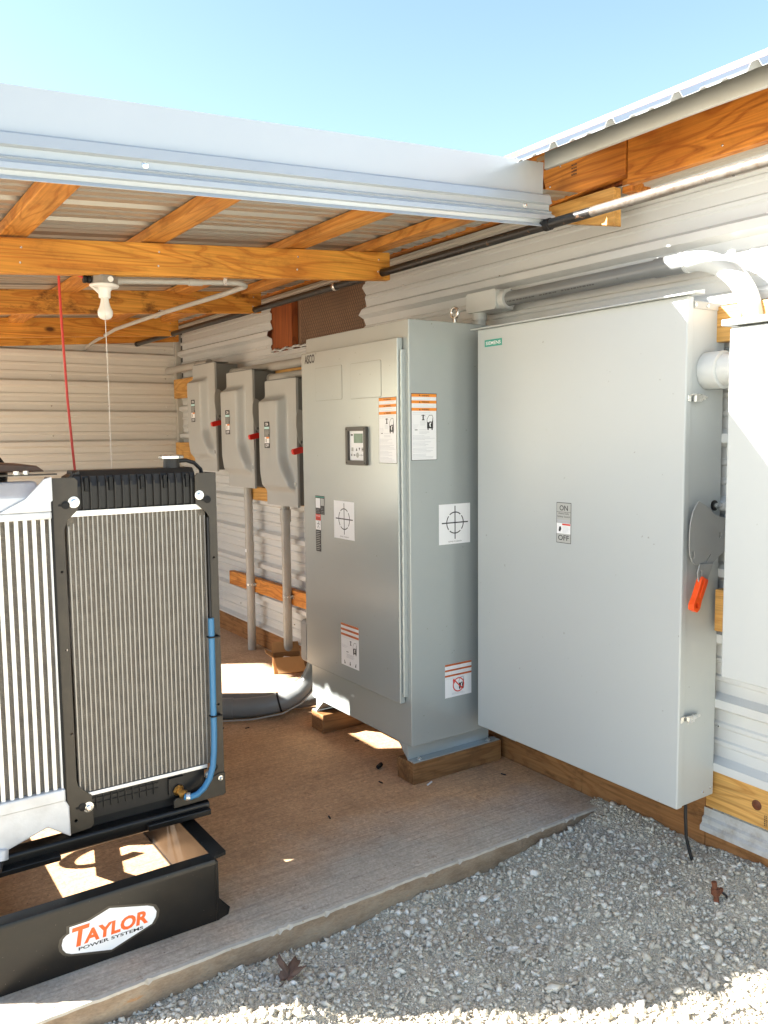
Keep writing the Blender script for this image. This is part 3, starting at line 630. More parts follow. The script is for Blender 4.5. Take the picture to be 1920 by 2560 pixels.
MB(M_REDCORD).tube([(0.735, 3.075, 2.03), (0.735, 3.076, 1.95), (0.738, 3.075, 1.8), (0.743, 3.065, 1.55), (0.750, 3.05, 1.36), (0.758, 3.04, 1.2), (0.76, 3.03, 1.1)], 0.0045, 8).build('cable_run', rc, smooth=60)
MB(M_REDCORD).tube([(0.785, 3.078, 1.992), (0.80, 3.072, 1.980), (0.815, 3.064, 1.971)], 0.0045, 8).build('cable_end', rc, smooth=60)
tc = thing('thin_conduit', 'thin tan conduit looping from the light box to the back wall', 'conduit', (1.4, 3.07, 2.0))
zc = lambda x: 1.9715+0.0755*(x-0.93)
top = [(0.925, LY, 1.971), (1.0, LY, zc(1.0)), (1.2, LY, zc(1.2)), (1.385, LY, zc(1.385))]+arc3((1.385, LY+0.075, zc(1.4)), (0, -1, 0), (1, 0, 0), 0.075, 0.25, PI*0.5, 8)
MB(M_PVCL).tube(top+[(1.462, 3.35, 2.008), (1.50, 4.25, 2.040), (1.56, 5.2, 2.07), (1.66, 6.1, 2.078), (1.70, 6.44, 2.069)], 0.0105, 10).build('conduit_run', tc, smooth=50)
for c, d, l in (((1.20, LY, zc(1.2)), (1, 0, 0.055), 0.055), ((1.51, 4.28, 2.041), (0.05, 1, 0.03), 0.07), ((0.926, LY, 1.971), (1, 0, 0.05), 0.022)):
    MB(M_PVCL).lathe([(0.0108, 0), (0.0132, 0.001), (0.0132, l), (0.0108, l+0.001)], c, d, 12).build('coupling', tc, smooth=40)
mb = MB(M_STEEL); mb.box(1.336, 1.352, LY-0.012, LY-0.0105, zc(1.345)-0.012, zc(1.345)+0.034); mb.lathe([(0.005, 0), (0.004, 0.004)], (1.344, LY-0.012, zc(1.345)+0.026), (0, -1, 0), 8); mb.build('strap', tc)
MB(M_STEEL).box(1.505, 1.53, 4.25, 4.27, 2.05, 2.062).build('strap', tc)

# ================================================================== ASCO TRANSFER SWITCH
ts = thing('transfer_switch_cabinet', 'tall grey transfer switch cabinet with small display, standing on two timber blocks', 'cabinet', (2.14, 3.07, 0.089))
AX, AY0, AY1 = 1.923, 2.66, 3.475
MB(M_GREY).box(AX, 2.36, AY0, AY1, 0.155, 1.858).build('body', ts, bevel=0.003)
for a, b, c in ((2.692, 2.692, 2.760), (3.443, 3.443, 3.375)):
    mb = MB(M_GREY); mb.prism([(a, 0.094), (b, 0.1545), (c, 0.1545)], 'X', AX+0.002, 2.358)
    y0, y1 = (2.650, 2.694) if a < 3 else (3.441, 3.485)
    mb.box(AX+0.003, 2.385, y0, y1, 0.090, 0.0937); lg = mb.build('leg', ts)
    for x in (1.965, 2.335): MB(M_STEEL).lathe([(0.011, 0), (0.011, 0.003), (0.007, 0.0032), (0.007, 0.009), (0.005, 0.01)], (x, (y0+y1)/2-0.004 if a < 3 else (y0+y1)/2, 0.0937), (0, 0, 1), 6).build('bolt', lg)
dx = 1.894
door = MB(M_GREY).box(dx, AX-0.003, 2.696, 3.472, 0.330, 1.789).build('door', ts, bevel=0.004, seg=3)
mb = MB(M_GREY); mb.box(1.9085, AX-0.0005, 2.681, 2.6945, 0.361, 1.742); mb.tube([(1.908, 2.688, 0.362), (1.908, 2.688, 1.741)], 0.0055, 10)
hg = mb.build('hinge', ts, smooth=40)
for k in range(28):
    z = 0.366+k*0.0492; MB(M_GREYD if False else M_GREY).lathe([(0.0057, 0), (0.0068, 0.0004), (0.0068, 0.0236), (0.0057, 0.024)], (1.908, 2.688, z), (0, 0, 1), 10).build('knuckle', hg, smooth=40)
for (y0, y1, z0, z1) in ((3.342, 3.109, 1.567, 1.715), (3.041, 2.808, 1.564, 1.713)):
    mb = MB(M_GREYD); u0, u1 = min(y0, y1), max(y0, y1)
    mb.prism(rrect(u0, z0, u1, z1, 0.008), 'X', dx-0.0006, dx-0.0001, mat=M_GREYD, holes=[list(reversed(rrect(u0+0.0018, z0+0.0018, u1-0.0018, z1-0.0018, 0.007)))])
    mb.prism(rrect(u0+0.0019, z0+0.0019, u1-0.0019, z1-0.0019, 0.007), 'X', dx-0.0012, dx-0.0001, mat=M_GREY); mb.build('cover_plate', ts)
faceX(dx, 3.437, 1.740).text('ASCO', 0, 0, M_INK, 0.0006, h=0.040, w=0.092, bold=0.03).build('lettering', ts)
faceX(dx, 3.336, 1.776).text('®', 0, 0, M_INK, 0.0006, h=0.008).build('lettering', ts)
# display
mb = MB(paint('bezel', (0.055, 0.050, 0.042), 0.38, var=0.1)); mb.prism(rrect(2.909, 1.287, 3.069, 1.448, 0.008), 'X', dx-0.014, dx+0.001, holes=[list(reversed(rrect(2.927, 1.306, 3.050, 1.431, 0.002)))]); ds = mb.build('display', ts, bevel=0.0015)
for y, z in ((2.919, 1.297), (3.059, 1.297), (2.919, 1.438), (3.059, 1.438)): MB(M_BLACKM).lathe([(0.0035, 0), (0.003, 0.0012)], (dx-0.014, y, z), (-1, 0, 0), 8).build('screw', ds)
f = faceX(dx-0.003, 3.049, 1.307); f.rect(0, 0, 0.121, 0.123, M_PAPER, 0)
f.rect(0.034, 0.073, 0.104, 0.112, M_SCREEN, 0.001); f.rect(0.010, 0.104, 0.026, 0.110, M_INK, 0.001)
for k, u in enumerate((0.014, 0.048, 0.070, 0.094)): f.rect(u, 0.038, u+0.016, 0.054, M_LGREY if k in (0, 3) else M_PAPER, 0.001)
f.poly([(0.050, 0.040), (0.062, 0.040), (0.056, 0.053)], M_INK, 0.0016).poly([(0.072, 0.053), (0.084, 0.053), (0.078, 0.040)], M_INK, 0.0016).rect(0.098, 0.045, 0.114, 0.048, M_INK, 0.0016)
f.rect(0.012, 0.0215, 0.112, 0.0228, M_INK, 0.001)
for u in (0.012, 0.036, 0.062, 0.088, 0.108): f.rect(u, 0.018, u+0.006, 0.026, M_PRINT if u > 0.05 else M_INK, 0.0012)
f.poly(circ(0.062, 0.022, 0.011), M_LGREY, 0.0014).text('D', 0.016, 0.027, M_INK, 0.001, h=0.006)
f.build('screen', ds)
# printed labels
def genset_icon(f, u, v, h, off):
    s = h/0.058; P = lambda pts: [(u+a*s, v+b*s) for a, b in pts]
    f.poly(P([(0.0, 0.006), (0.030, 0.006), (0.030, 0.046), (0.028, 0.050), (0.026, 0.036), (0.022, 0.032), (0.013, 0.034), (0.010, 0.030), (0.0, 0.032)]), M_INK, off)
    f.poly(P([(0.002, 0.0), (0.008, 0.0), (0.008, 0.007), (0.002, 0.007)]), M_INK, off).poly(P([(0.022, 0.0), (0.028, 0.0), (0.028, 0.007), (0.022, 0.007)]), M_INK, off)
    f.poly(P([(0.014, 0.012), (0.019, 0.012), (0.017, 0.022), (0.022, 0.030), (0.013, 0.028), (0.011, 0.020)]), M_PAPER, off+0.0004)
    out = [(0.0, 0.032), (0.0, 0.042), (0.010, 0.057), (0.026, 0.058), (0.030, 0.046)]
    for (a, b), (c, d) in zip(out, out[1:]):
        n = Vector((d-b, a-c)).normalized()*0.0008; f.poly(P([(a-n.x, b-n.y), (c-n.x, d-n.y), (c+n.x, d+n.y), (a+n.x, b+n.y)]), M_INK, off)
def t_icon(f, u, v, h, off):
    s = h/0.02; P = lambda pts: [(u+a*s, v+b*s) for a, b in pts]
    f.poly(P([(-0.003, 0), (0.003, 0), (0.003, 0.018), (-0.003, 0.018)]), M_INK, off).rect(u-0.006*s, v, u+0.006*s, v+0.003*s, M_INK, off)
    for q in (-1, 1): f.poly(P([(0, 0.020), (q*0.007, 0.018), (q*0.011, 0.013), (q*0.0085, 0.015), (q*0.0055, 0.0165), (0, 0.017)]), M_INK, off)
def warning(f, w, h, border=True):
    if border: f.rect(0, 0, w, h, M_INK, 0.0004)
    e = 0.0022 if border else 0.0
    f.rect(e, e, w-e, h-e, M_PAPER, 0.0008)
    for k, t in enumerate((1.0, 0.895, 0.785)):
        f.rect(e, t*h-0.0115-e*(k == 0), w-e, t*h-e*(k == 0), M_ORG, 0.0012)
        f.text('WARNING', w/2+0.006, t*h-0.0095-e*(k == 0), M_INK, 0.0016, h=0.0066, w=w*0.30, centre=True, bold=0.01)
        f.poly([(w/2-w*0.2, t*h-0.0095), (w/2-w*0.2+0.007, t*h-0.0095), (w/2-w*0.2+0.0035, t*h-0.003)], M_INK, 0.0016)
        f.lines(0.006, w-0.008, t*h-0.028, t*h-0.014, 2, M_PRINT, 0.0012, 0.0008)
def full_warning(f, w, h):
    warning(f, w, h); t_icon(f, w*0.46, h*0.60, 0.022, 0.0012); genset_icon(f, w*0.61, h*0.455, 0.058, 0.0012)
    f.lines(w*0.34, w*0.56, h*0.52, h*0.59, 5, M_PRINT, 0.0012, 0.0007, 0.2); f.lines(w*0.08, w*0.30, h*0.47, h*0.54, 4, M_PRINT, 0.0012, 0.0007, 0.4)
    f.rect(w*0.13, h*0.452, w*0.24, h*0.462, M_INK, 0.0012); f.rect(w*0.3, h*0.455, w*0.6, h*0.459, M_PRINT, 0.0012)
    f.lines(w*0.3, w*0.72, h*0.395, h*0.435, 3, M_PRINT, 0.0012, 0.0008, 0.3)
    for k in range(4): f.lines(0.006, w-0.008, h*(0.30-0.092*k), h*(0.378-0.092*k), 4, M_PRINT, 0.0012, 0.0010, 0.5)
f = faceX(dx, 2.829, 1.299); full_warning(f, 0.126, 0.262); f.build('warning_label', ts)
f = faceY(1.932, AY0, 1.311); full_warning(f, 0.126, 0.262); f.build('warning_label', ts)
def gravity(f, w, h):
    f.rect(0, 0, w, h, M_PAPER, 0.0006); cx, cy, r = w*0.51, h*0.53, w*0.265
    f.rect(cx-w*0.42, cy-0.0024, cx+w*0.42, cy+0.0024, M_INK, 0.001); f.rect(cx-0.0024, h*0.12, cx+0.0024, h*0.95, M_INK, 0.001)
    for q in range(4):
        A = [PI/4+q*PI/2+0.09+(PI/2-0.18)*k/8 for k in range(9)]
        f.poly([(cx+(r+0.0022)*math.cos(a), cy+(r+0.0022)*math.sin(a)) for a in A]+[(cx+(r-0.0022)*math.cos(a), cy+(r-0.0022)*math.sin(a)) for a in reversed(A)], M_INK, 0.0012)
    f.text('CENTER OF GRAVITY', cx, h*0.045, M_INK, 0.001, h=0.0052, w=w*0.44, centre=True)
f = faceX(dx, 3.195, 0.961); gravity(f, 0.170, 0.166); f.build('gravity_label', ts)
f = faceY(2.066, AY0, 0.966); gravity(f, 0.163, 0.164); f.build('gravity_label', ts)
f = faceX(dx, 3.150, 0.397); w, h = 0.147, 0.188
f.rect(0, 0, w, h, M_PAPER, 0.0006)
for k in range(3): f.rect(0, h-0.010-k*0.022, w, h-k*0.022, M_ORGD, 0.001); f.text('WARNING', w/2, h-0.008-k*0.022, M_INK, 0.0014, h=0.0055, w=0.035, centre=True); f.lines(0.004, w-0.004, h-0.021-k*0.022, h-0.012-k*0.022, 2, M_PRINT, 0.001, 0.0007)
t_icon(f, w*0.55, h*0.52, 0.02, 0.001); genset_icon(f, w*0.68, h*0.32, 0.055, 0.001); f.lines(0.006, w*0.4, h*0.42, h*0.5, 4, M_PRINT, 0.001, 0.0007)
f.rect(w*0.3, h*0.335, w*0.42, h*0.35, M_INK, 0.001); f.lines(w*0.3, w*0.75, h*0.20, h*0.30, 5, M_PRINT, 0.001, 0.0012, 0.2)
for u, a in ((0.03, 0.35), (0.075, 0.0), (0.12, -0.35)):
    rot = lambda p, q: (u+p*math.cos(a)+q*math.sin(a)*-1, 0.014+q*math.cos(a)+p*math.sin(a))
    f.poly([rot(*p) for p in ((-0.0022, 0.010), (-0.0022, 0.0), (-0.006, 0.0), (0, -0.009), (0.006, 0.0), (0.0022, 0.0), (0.0022, 0.010))], M_INK, 0.001)
f.build('warning_label', ts)
f = faceY(2.094, AY0, 0.325); w, h = 0.141, 0.141
f.rect(0, 0, w, h, M_PAPER, 0.0006)
for k in range(3): f.rect(0, h-0.008-k*0.0225, w, h-k*0.0225, M_ORGD, 0.001); f.text('WARNING', w/2, h-0.0065-k*0.0225, M_INK, 0.0014, h=0.0045, w=0.03, centre=True); f.lines(0.003, w-0.003, h-0.020-k*0.0225, h-0.010-k*0.0225, 2, M_PRINT, 0.001, 0.0007)
genset_icon(f, w*0.52, h*0.19, 0.052, 0.001); cx, cy, r = w*0.50, h*0.345, 0.029
A = [2*PI*k/24 for k in range(25)]
for a, b in zip(A, A[1:]): f.poly([(cx+q*r*math.cos(t), cy+q*r*math.sin(t)) for q, t in ((1.05, a), (1.05, b), (0.88, b), (0.88, a))], M_REDP, 0.0016)
f.poly([(cx-r*0.75, cy+r*0.62), (cx-r*0.62, cy+r*0.75), (cx+r*0.75, cy-r*0.62), (cx+r*0.62, cy-r*0.75)], M_REDP, 0.0017)
f.poly([(w*0.30, h*0.40), (w*0.36, h*0.40), (w*0.37, h*0.50), (w*0.33, h*0.55), (w*0.29, h*0.52)], M_REDP, 0.0014); f.lines(w*0.25, w*0.75, h*0.06, h*0.13, 3, M_PRINT, 0.001, 0.0009, 0.3)
f.build('no_lifting_label', ts)
f = faceX(dx, 3.360, 0.883)
f.rect(0, 0.172, 0.082, 0.256, M_INK, 0.0006).rect(0.003, 0.200, 0.044, 0.245, M_PAPER, 0.001).rect(0.048, 0.212, 0.079, 0.245, M_LGREY, 0.001).rect(0.002, 0.249, 0.080, 0.253, M_LTEAL, 0.001)
f.lines(0.004, 0.044, 0.176, 0.196, 3, M_PRINT, 0.001).lines(0.050, 0.079, 0.176, 0.205, 4, M_PRINT, 0.001)
f.rect(0, 0.143, 0.046, 0.1715, M_REDP, 0.0006).text('DANGER', 0.023, 0.160, M_PAPER, 0.001, h=0.007, w=0.036, centre=True).text('PELIGRO', 0.023, 0.147, M_INK, 0.001, h=0.006, w=0.034, centre=True)
f.rect(0, 0.0995, 0.046, 0.1425, M_PAPER, 0.0006)
for a, b, c, d in ((0.022, 0.118, 0.028, 0.134), (0.026, 0.130, 0.012, 0.126), (0.027, 0.132, 0.038, 0.124), (0.022, 0.118, 0.014, 0.106), (0.023, 0.118, 0.032, 0.112), (0.032, 0.112, 0.030, 0.104)):
    n = Vector((d-b, a-c)).normalized()*0.0012; f.poly([(a-n.x, b-n.y), (c-n.x, d-n.y), (c+n.x, d+n.y), (a+n.x, b+n.y)], M_INK, 0.001)
f.poly(circ(0.029, 0.1365, 0.0028, 8), M_INK, 0.001)
f.rect(0, 0.0, 0.046, 0.099, M_INK, 0.0006).lines(0.004, 0.042, 0.004, 0.095, 11, M_LGREY, 0.001, 0.0022, 0.35)
f.build('danger_label', ts)
MB(M_STEEL).tube(arc3((2.20, 2.72, 1.906), (0, 1, 0), (0, 0, 1), 0.021, -PI/2+0.2, 1.5*PI-0.2, 16)+[], 0.0065, 8).lathe([(0.011, 0), (0.011, 0.004), (0.0065, 0.006), (0.0065, 0.03)], (2.20, 2.72, 1.858), (0, 0, 1), 12).build('lifting_eye', ts, smooth=50)
mb = MB(M_GREY2); mb.prism(rrect(1.895, 0.325, 1.975, 0.530, 0.022, 5), 'Y', 3.478, 3.53); mb.build('side_box', ts, bevel=0.004)
MB(M_BRASS).box(1.93, 1.945, 3.531, 3.54, 0.43, 0.47).build('side_latch', ts)
MB(M_BLACKM).box(1.912, 1.925, 3.476, 3.488, 0.860, 0.895).build('side_stop', ts)
MB(M_STEEL).lathe([(0.008, 0), (0.008, 0.006), (0.005, 0.008)], (1.915, 3.476, 1.20), (0, 1, 0), 10).build('side_screw', ts)
for nm, y0, y1, lb in (('timber_block', 2.648, 2.761, 'short brown timber block under the near end of the transfer switch cabinet'), ('timber_block', 3.374, 3.487, 'short brown timber block under the far end of the transfer switch cabinet')):
    tag(MB(M_BLK).box(1.921, 2.394, y0, y1, 0.0005, 0.0895).build(nm, None, bevel=0.004), lb, 'timber block', 'timber blocks under the transfer switch')

# ================================================================== BIG SAFETY SWITCH
ss = thing('safety_switch', 'large grey heavy duty safety switch hung on the wall with an orange lever grip', 'switch box', (2.3, 2.1, 0.21))
SX, S0, S1 = 2.204, 1.615, 2.58
MB(M_GREYS).box(2.2345, 2.40, S0+0.002, S1, 0.214, 1.810).build('body', ss, bevel=0.003)
MB(M_GREYS).box(SX, 2.2335, S0-0.003, S1+0.003, 0.212, 1.8215).build('door', ss, bevel=0.005, seg=3)
MB(M_GREYS).prism([(2.184, 1.8215), (2.184, 1.826), (2.2325, 1.836), (2.2325, 1.8225), (2.19, 1.8225)], 'Y', 1.574, 2.603).build('drip_lip', ss, bevel=0.001)
mb = MB(M_GREY2); mb.box(2.239, 2.412, S0-0.0015, S0+0.001, 1.786, 1.809); tb = mb.build('top_bracket', ss, bevel=0.001)
for x in (2.245, 2.305, 2.375): MB(M_STEEL).lathe([(0.0062, 0), (0.0055, 0.0025)], (x, S0-0.0015, 1.797), (0, -1, 0), 10).build('screw', tb)
for x, z in ((2.345, 0.235), (2.383, 0.240)): MB(M_STEEL).lathe([(0.004, 0), (0.003, 0.002)], (x, S0+0.002, z), (0, -1, 0), 8).build('rivet', ss)
for z in (1.514, 0.505):
    mb = MB(M_STEEL); mb.box(2.212, 2.226, S0-0.007, S0-0.0035, z-0.010, z+0.010); mb.box(2.232, 2.262, S0-0.020, S0-0.012, z-0.011, z+0.011); mb.box(2.236, 2.244, S0-0.0125, S0+0.002, z-0.009, z+0.009)
    mb.prism([(2.262, z-0.008), (2.262, z+0.010), (2.286, z+0.009), (2.30, z+0.004), (2.30, z-0.002)], 'Y', S0-0.014, S0-0.006)
    mb.tube([(2.222, S0-0.006, z+0.009), (2.222, S0-0.018, z+0.012), (2.255, S0-0.023, z+0.011), (2.275, S0-0.016, z+0.010)], 0.002, 6); mb.build('latch', ss, bevel=0.001)
MB(M_BLACKM).lathe([(0.017, 0), (0.017, 0.004), (0.012, 0.006)], (2.366, S0+0.002, 1.177), (0, -1, 0), 14).lathe([(0.009, 0.006), (0.009, 0.022)], (2.366, S0+0.002, 1.177), (0, -1, 0), 12, M_STEEL).lathe([(0.006, 0.022), (0.0085, 0.023), (0.0085, 0.032), (0.005, 0.034)], (2.366, S0+0.002, 1.177), (0, -1, 0), 12, M_STEEL).build('push_stud', ss, smooth=40)
def slot(cx, cz, l, w, a): return [(cx+p*math.cos(a)-q*math.sin(a), cz+p*math.sin(a)+q*math.cos(a)) for p, q in ((-l, -w), (l, -w), (l, w), (-l, w))]
out = [(2.243, 1.199), (2.228, 1.186), (2.214, 1.164), (2.205, 1.135), (2.201, 1.10), (2.201, 1.065), (2.205, 1.036), (2.217, 1.012), (2.235, 1.002), (2.262, 1.0), (2.318, 0.998), (2.372, 1.028), (2.398, 1.036), (2.416, 1.047), (2.416, 1.127), (2.388, 1.138), (2.342, 1.147), (2.318, 1.158), (2.300, 1.175), (2.272, 1.187)]
mb = MB(M_HANDLE); mb.prism(out, 'Y', S0-0.030, S0-0.0265, holes=[circ(2.375, 1.107, 0.0085, 10), circ(2.354, 1.086, 0.0085, 10), slot(2.296, 1.018, 0.017, 0.0035, 0.75), [(2.213, 1.036), (2.226, 1.046), (2.229, 1.030), (2.224, 1.018)]]); lp = mb.build('lever_plate', ss, bevel=0.001)
MB(M_HANDLE).box(2.30, 2.40, S0-0.0265, S0-0.002, 1.04, 1.12).build('pivot_block', lp, bevel=0.004)
MB(M_HANDLE).prism([(2.250, 1.003), (2.318, 1.0), (2.285, 0.940), (2.248, 0.940), (2.238, 0.975)], 'Y', S0-0.0345, S0-0.0305, holes=[[(2.250, 0.988), (2.262, 0.978), (2.262, 0.964), (2.252, 0.968)]]).build('lever_arm', ss, bevel=0.001)
def ori(o, ax, ay): # local frame helper for slanted grips
    ax = Vector(ax).normalized(); ay = Vector(ay).normalized(); az = ax.cross(ay).normalized(); ay = az.cross(ax); o = Vector(o)
    return lambda x, y, z: tuple(o+ax*x+ay*y+az*z)
T = ori((2.270, S0-0.0325, 0.958), (-0.50, 0, -1), (0, -1, 0))
mb = MB(M_ORGRIP); mb.prism([(0, -0.015), (0.012, -0.017), (0.07, -0.016), (0.095, -0.020), (0.110, -0.012), (0.110, 0.012), (0.095, 0.019), (0.07, 0.016), (0.012, 0.017), (0, 0.015)], 'Y', -0.010, 0.010, holes=[circ(0.090, 0.0, 0.009, 10)], fn=T)
mb.prism([(0.005, -0.004), (0.065, -0.004), (0.065, 0.004), (0.005, 0.004)], 'Y', 0.0095, 0.013, fn=T); mb.build('lever_grip', ss, bevel=0.003)
f = faceX(SX-0.0003, 2.538, 1.751); f.rect(0, 0, 0.100, 0.0265, M_LTEAL, 0.0006).text('SIEMENS', 0.050, 0.0065, M_PAPER, 0.001, h=0.0135, w=0.086, centre=True, bold=0.018); f.build('nameplate', ss)
f = faceX(SX-0.0003, 2.145, 1.019); w, h = 0.071, 0.146
f.rect(0, 0, w, h, M_INK, 0.0005).rect(0.002, 0.002, w-0.002, h-0.002, M_LGREY, 0.0009)
f.text('ON', w/2, 0.117, M_INK, 0.0013, h=0.019, w=0.040, centre=True, bold=0.01).rect(0.002, 0.1115, w-0.002, 0.1125, M_INK, 0.0013)
f.text('Heavy Duty', w/2, 0.1015, M_INK, 0.0013, h=0.0088, w=0.050, centre=True).text('Safety Switch', w/2, 0.0905, M_INK, 0.0013, h=0.0085, w=0.060, centre=True)
f.rect(0.004, 0.0795, w-0.006, 0.0835, M_PRINT, 0.0013).rect(0.008, 0.0735, w-0.010, 0.0770, M_PRINT, 0.0013)
f.rect(0.002, 0.034, w-0.002, 0.0715, M_PAPER, 0.0013).rect(0.029, 0.0645, w-0.003, 0.0705, M_REDP, 0.0017).poly([(0.012, 0.043), (0.020, 0.041), (0.025, 0.050), (0.023, 0.060), (0.015, 0.059), (0.013, 0.050)], M_INK, 0.0017)
f.lines(0.031, w-0.005, 0.036, 0.062, 6, M_PRINT, 0.0017, 0.0008, 0.4).text('OFF', w/2, 0.010, M_INK, 0.0013, h=0.019, w=0.052, centre=True, bold=0.01); f.build('switch_label', ss)
tag(MB(M_RUBBER).tube([(2.30, 1.650, 0.213), (2.300, 1.648, 0.15), (2.302, 1.645, 0.08), (2.308, 1.630, 0.02), (2.318, 1.612, -0.03)], 0.0055, 8).build('ground_cable', None, smooth=60), 'short black cable hanging from the bottom of the large safety switch', 'cable')
# conduit from safety switch into the next cabinet
cn = thing('conduit_nipple', 'short fat grey conduit joining the safety switch to the white cabinet', 'conduit', (2.31, 1.5, 1.6))
MB(M_FIT).lathe([(0.056, 0), (0.058, 0.002), (0.058, 0.060), (0.054, 0.062)], (2.315, S0+0.002, 1.60), (0, -1, 0), 32).build('coupling', cn, smooth=40)
MB(M_FIT).lathe([(0.0485, 0.058), (0.0485, 0.24)], (2.315, S0+0.002, 1.60), (0, -1, 0), 32).build('conduit_pipe', cn, smooth=40)
# ================================================================== WHITE-LIT SECOND CABINET
wc = thing('wall_cabinet', 'sunlit pale cabinet cut off by the right edge, beside the safety switch', 'cabinet', (2.2, 1.1, 0.7))
CX, C1 = 2.09, 1.392
MB(M_GREYS).box(CX+0.0285, 2.392, 0.50, C1-0.002, 0.722, 1.698).build('body', wc, bevel=0.003)
MB(M_GREYS).box(CX, CX+0.0275, 0.50, C1+0.001, 0.718, 1.694).build('door', wc, bevel=0.004, seg=3)
MB(M_GREYS).box(CX-0.016, 2.392, 0.48, C1+0.018, 1.6985, 1.716).build('drip_lip', wc, bevel=0.003)
# ================================================================== LARGE CONDUIT OVER THE SWITCH
bc = thing('large_conduit', 'thick grey conduit running over the safety switch and bending down into the pale cabinet', 'conduit', (2.35, 2.2, 1.95))
KX, KZ = 2.352, 1.953
MB(M_PVC).tube([(KX, 2.66, KZ), (KX, 2.2, KZ), (KX, 1.76, KZ)], 0.0285, 24).build('conduit_run', bc, smooth=40)
MB(M_PVC).lathe([(0.0285, 0), (0.0325, 0.002), (0.0325, 0.118), (0.0285, 0.12)], (KX, 1.845, KZ), (0, -1, 0), 24).build('coupling', bc, smooth=40)
MB(M_FIT).tube([(KX, 1.732, KZ)]+arc3((KX, 1.722, KZ-0.232), (0, 0, 1), (0, -1, 0), 0.232, 0, PI/2, 18)+[(KX, 1.49, 1.712)], 0.0318, 24).build('elbow', bc, smooth=40)
MB(M_FIT).lathe([(0.0318, 0), (0.0345, 0.002), (0.0345, 0.012), (0.0318, 0.013)], (KX, 1.730, KZ), (0, -1, 0), 24).build('elbow_rim', bc, smooth=40)
mb = MB(M_FIT); mb.prism(rrect(2.59, 1.915, 2.775, 1.995, 0.010), 'X', 2.305, 2.402); mb.lathe([(0.034, 0), (0.040, 0.002), (0.040, 0.032), (0.033, 0.034)], (KX, 2.592, KZ), (0, -1, 0), 24); mb.build('elbow_body', bc, bevel=0.004, smooth=40)
MB(M_FIT).lathe([(0.032, 0), (0.032, 0.03), (0.027, 0.031), (0.027, 0.058)], (2.345, 2.735, 1.9155), (0, 0, -1), 20).build('nipple', bc, smooth=40)
f = Face((KX-0.0262, 2.56, KZ-0.0185), (0, -1, 0), (-0.5, 0, 0.86), (-0.86, 0, -0.5))
u = 0.02
for k in range(26):
    w_ = random.uniform(0.008, 0.022); f.rect(u, 0.001, u+w_*0.7, 0.0055, M_PRINTD, 0.0018); u += w_+(0.02 if k in (8, 14) else 0.0)
f.build('printing', bc)
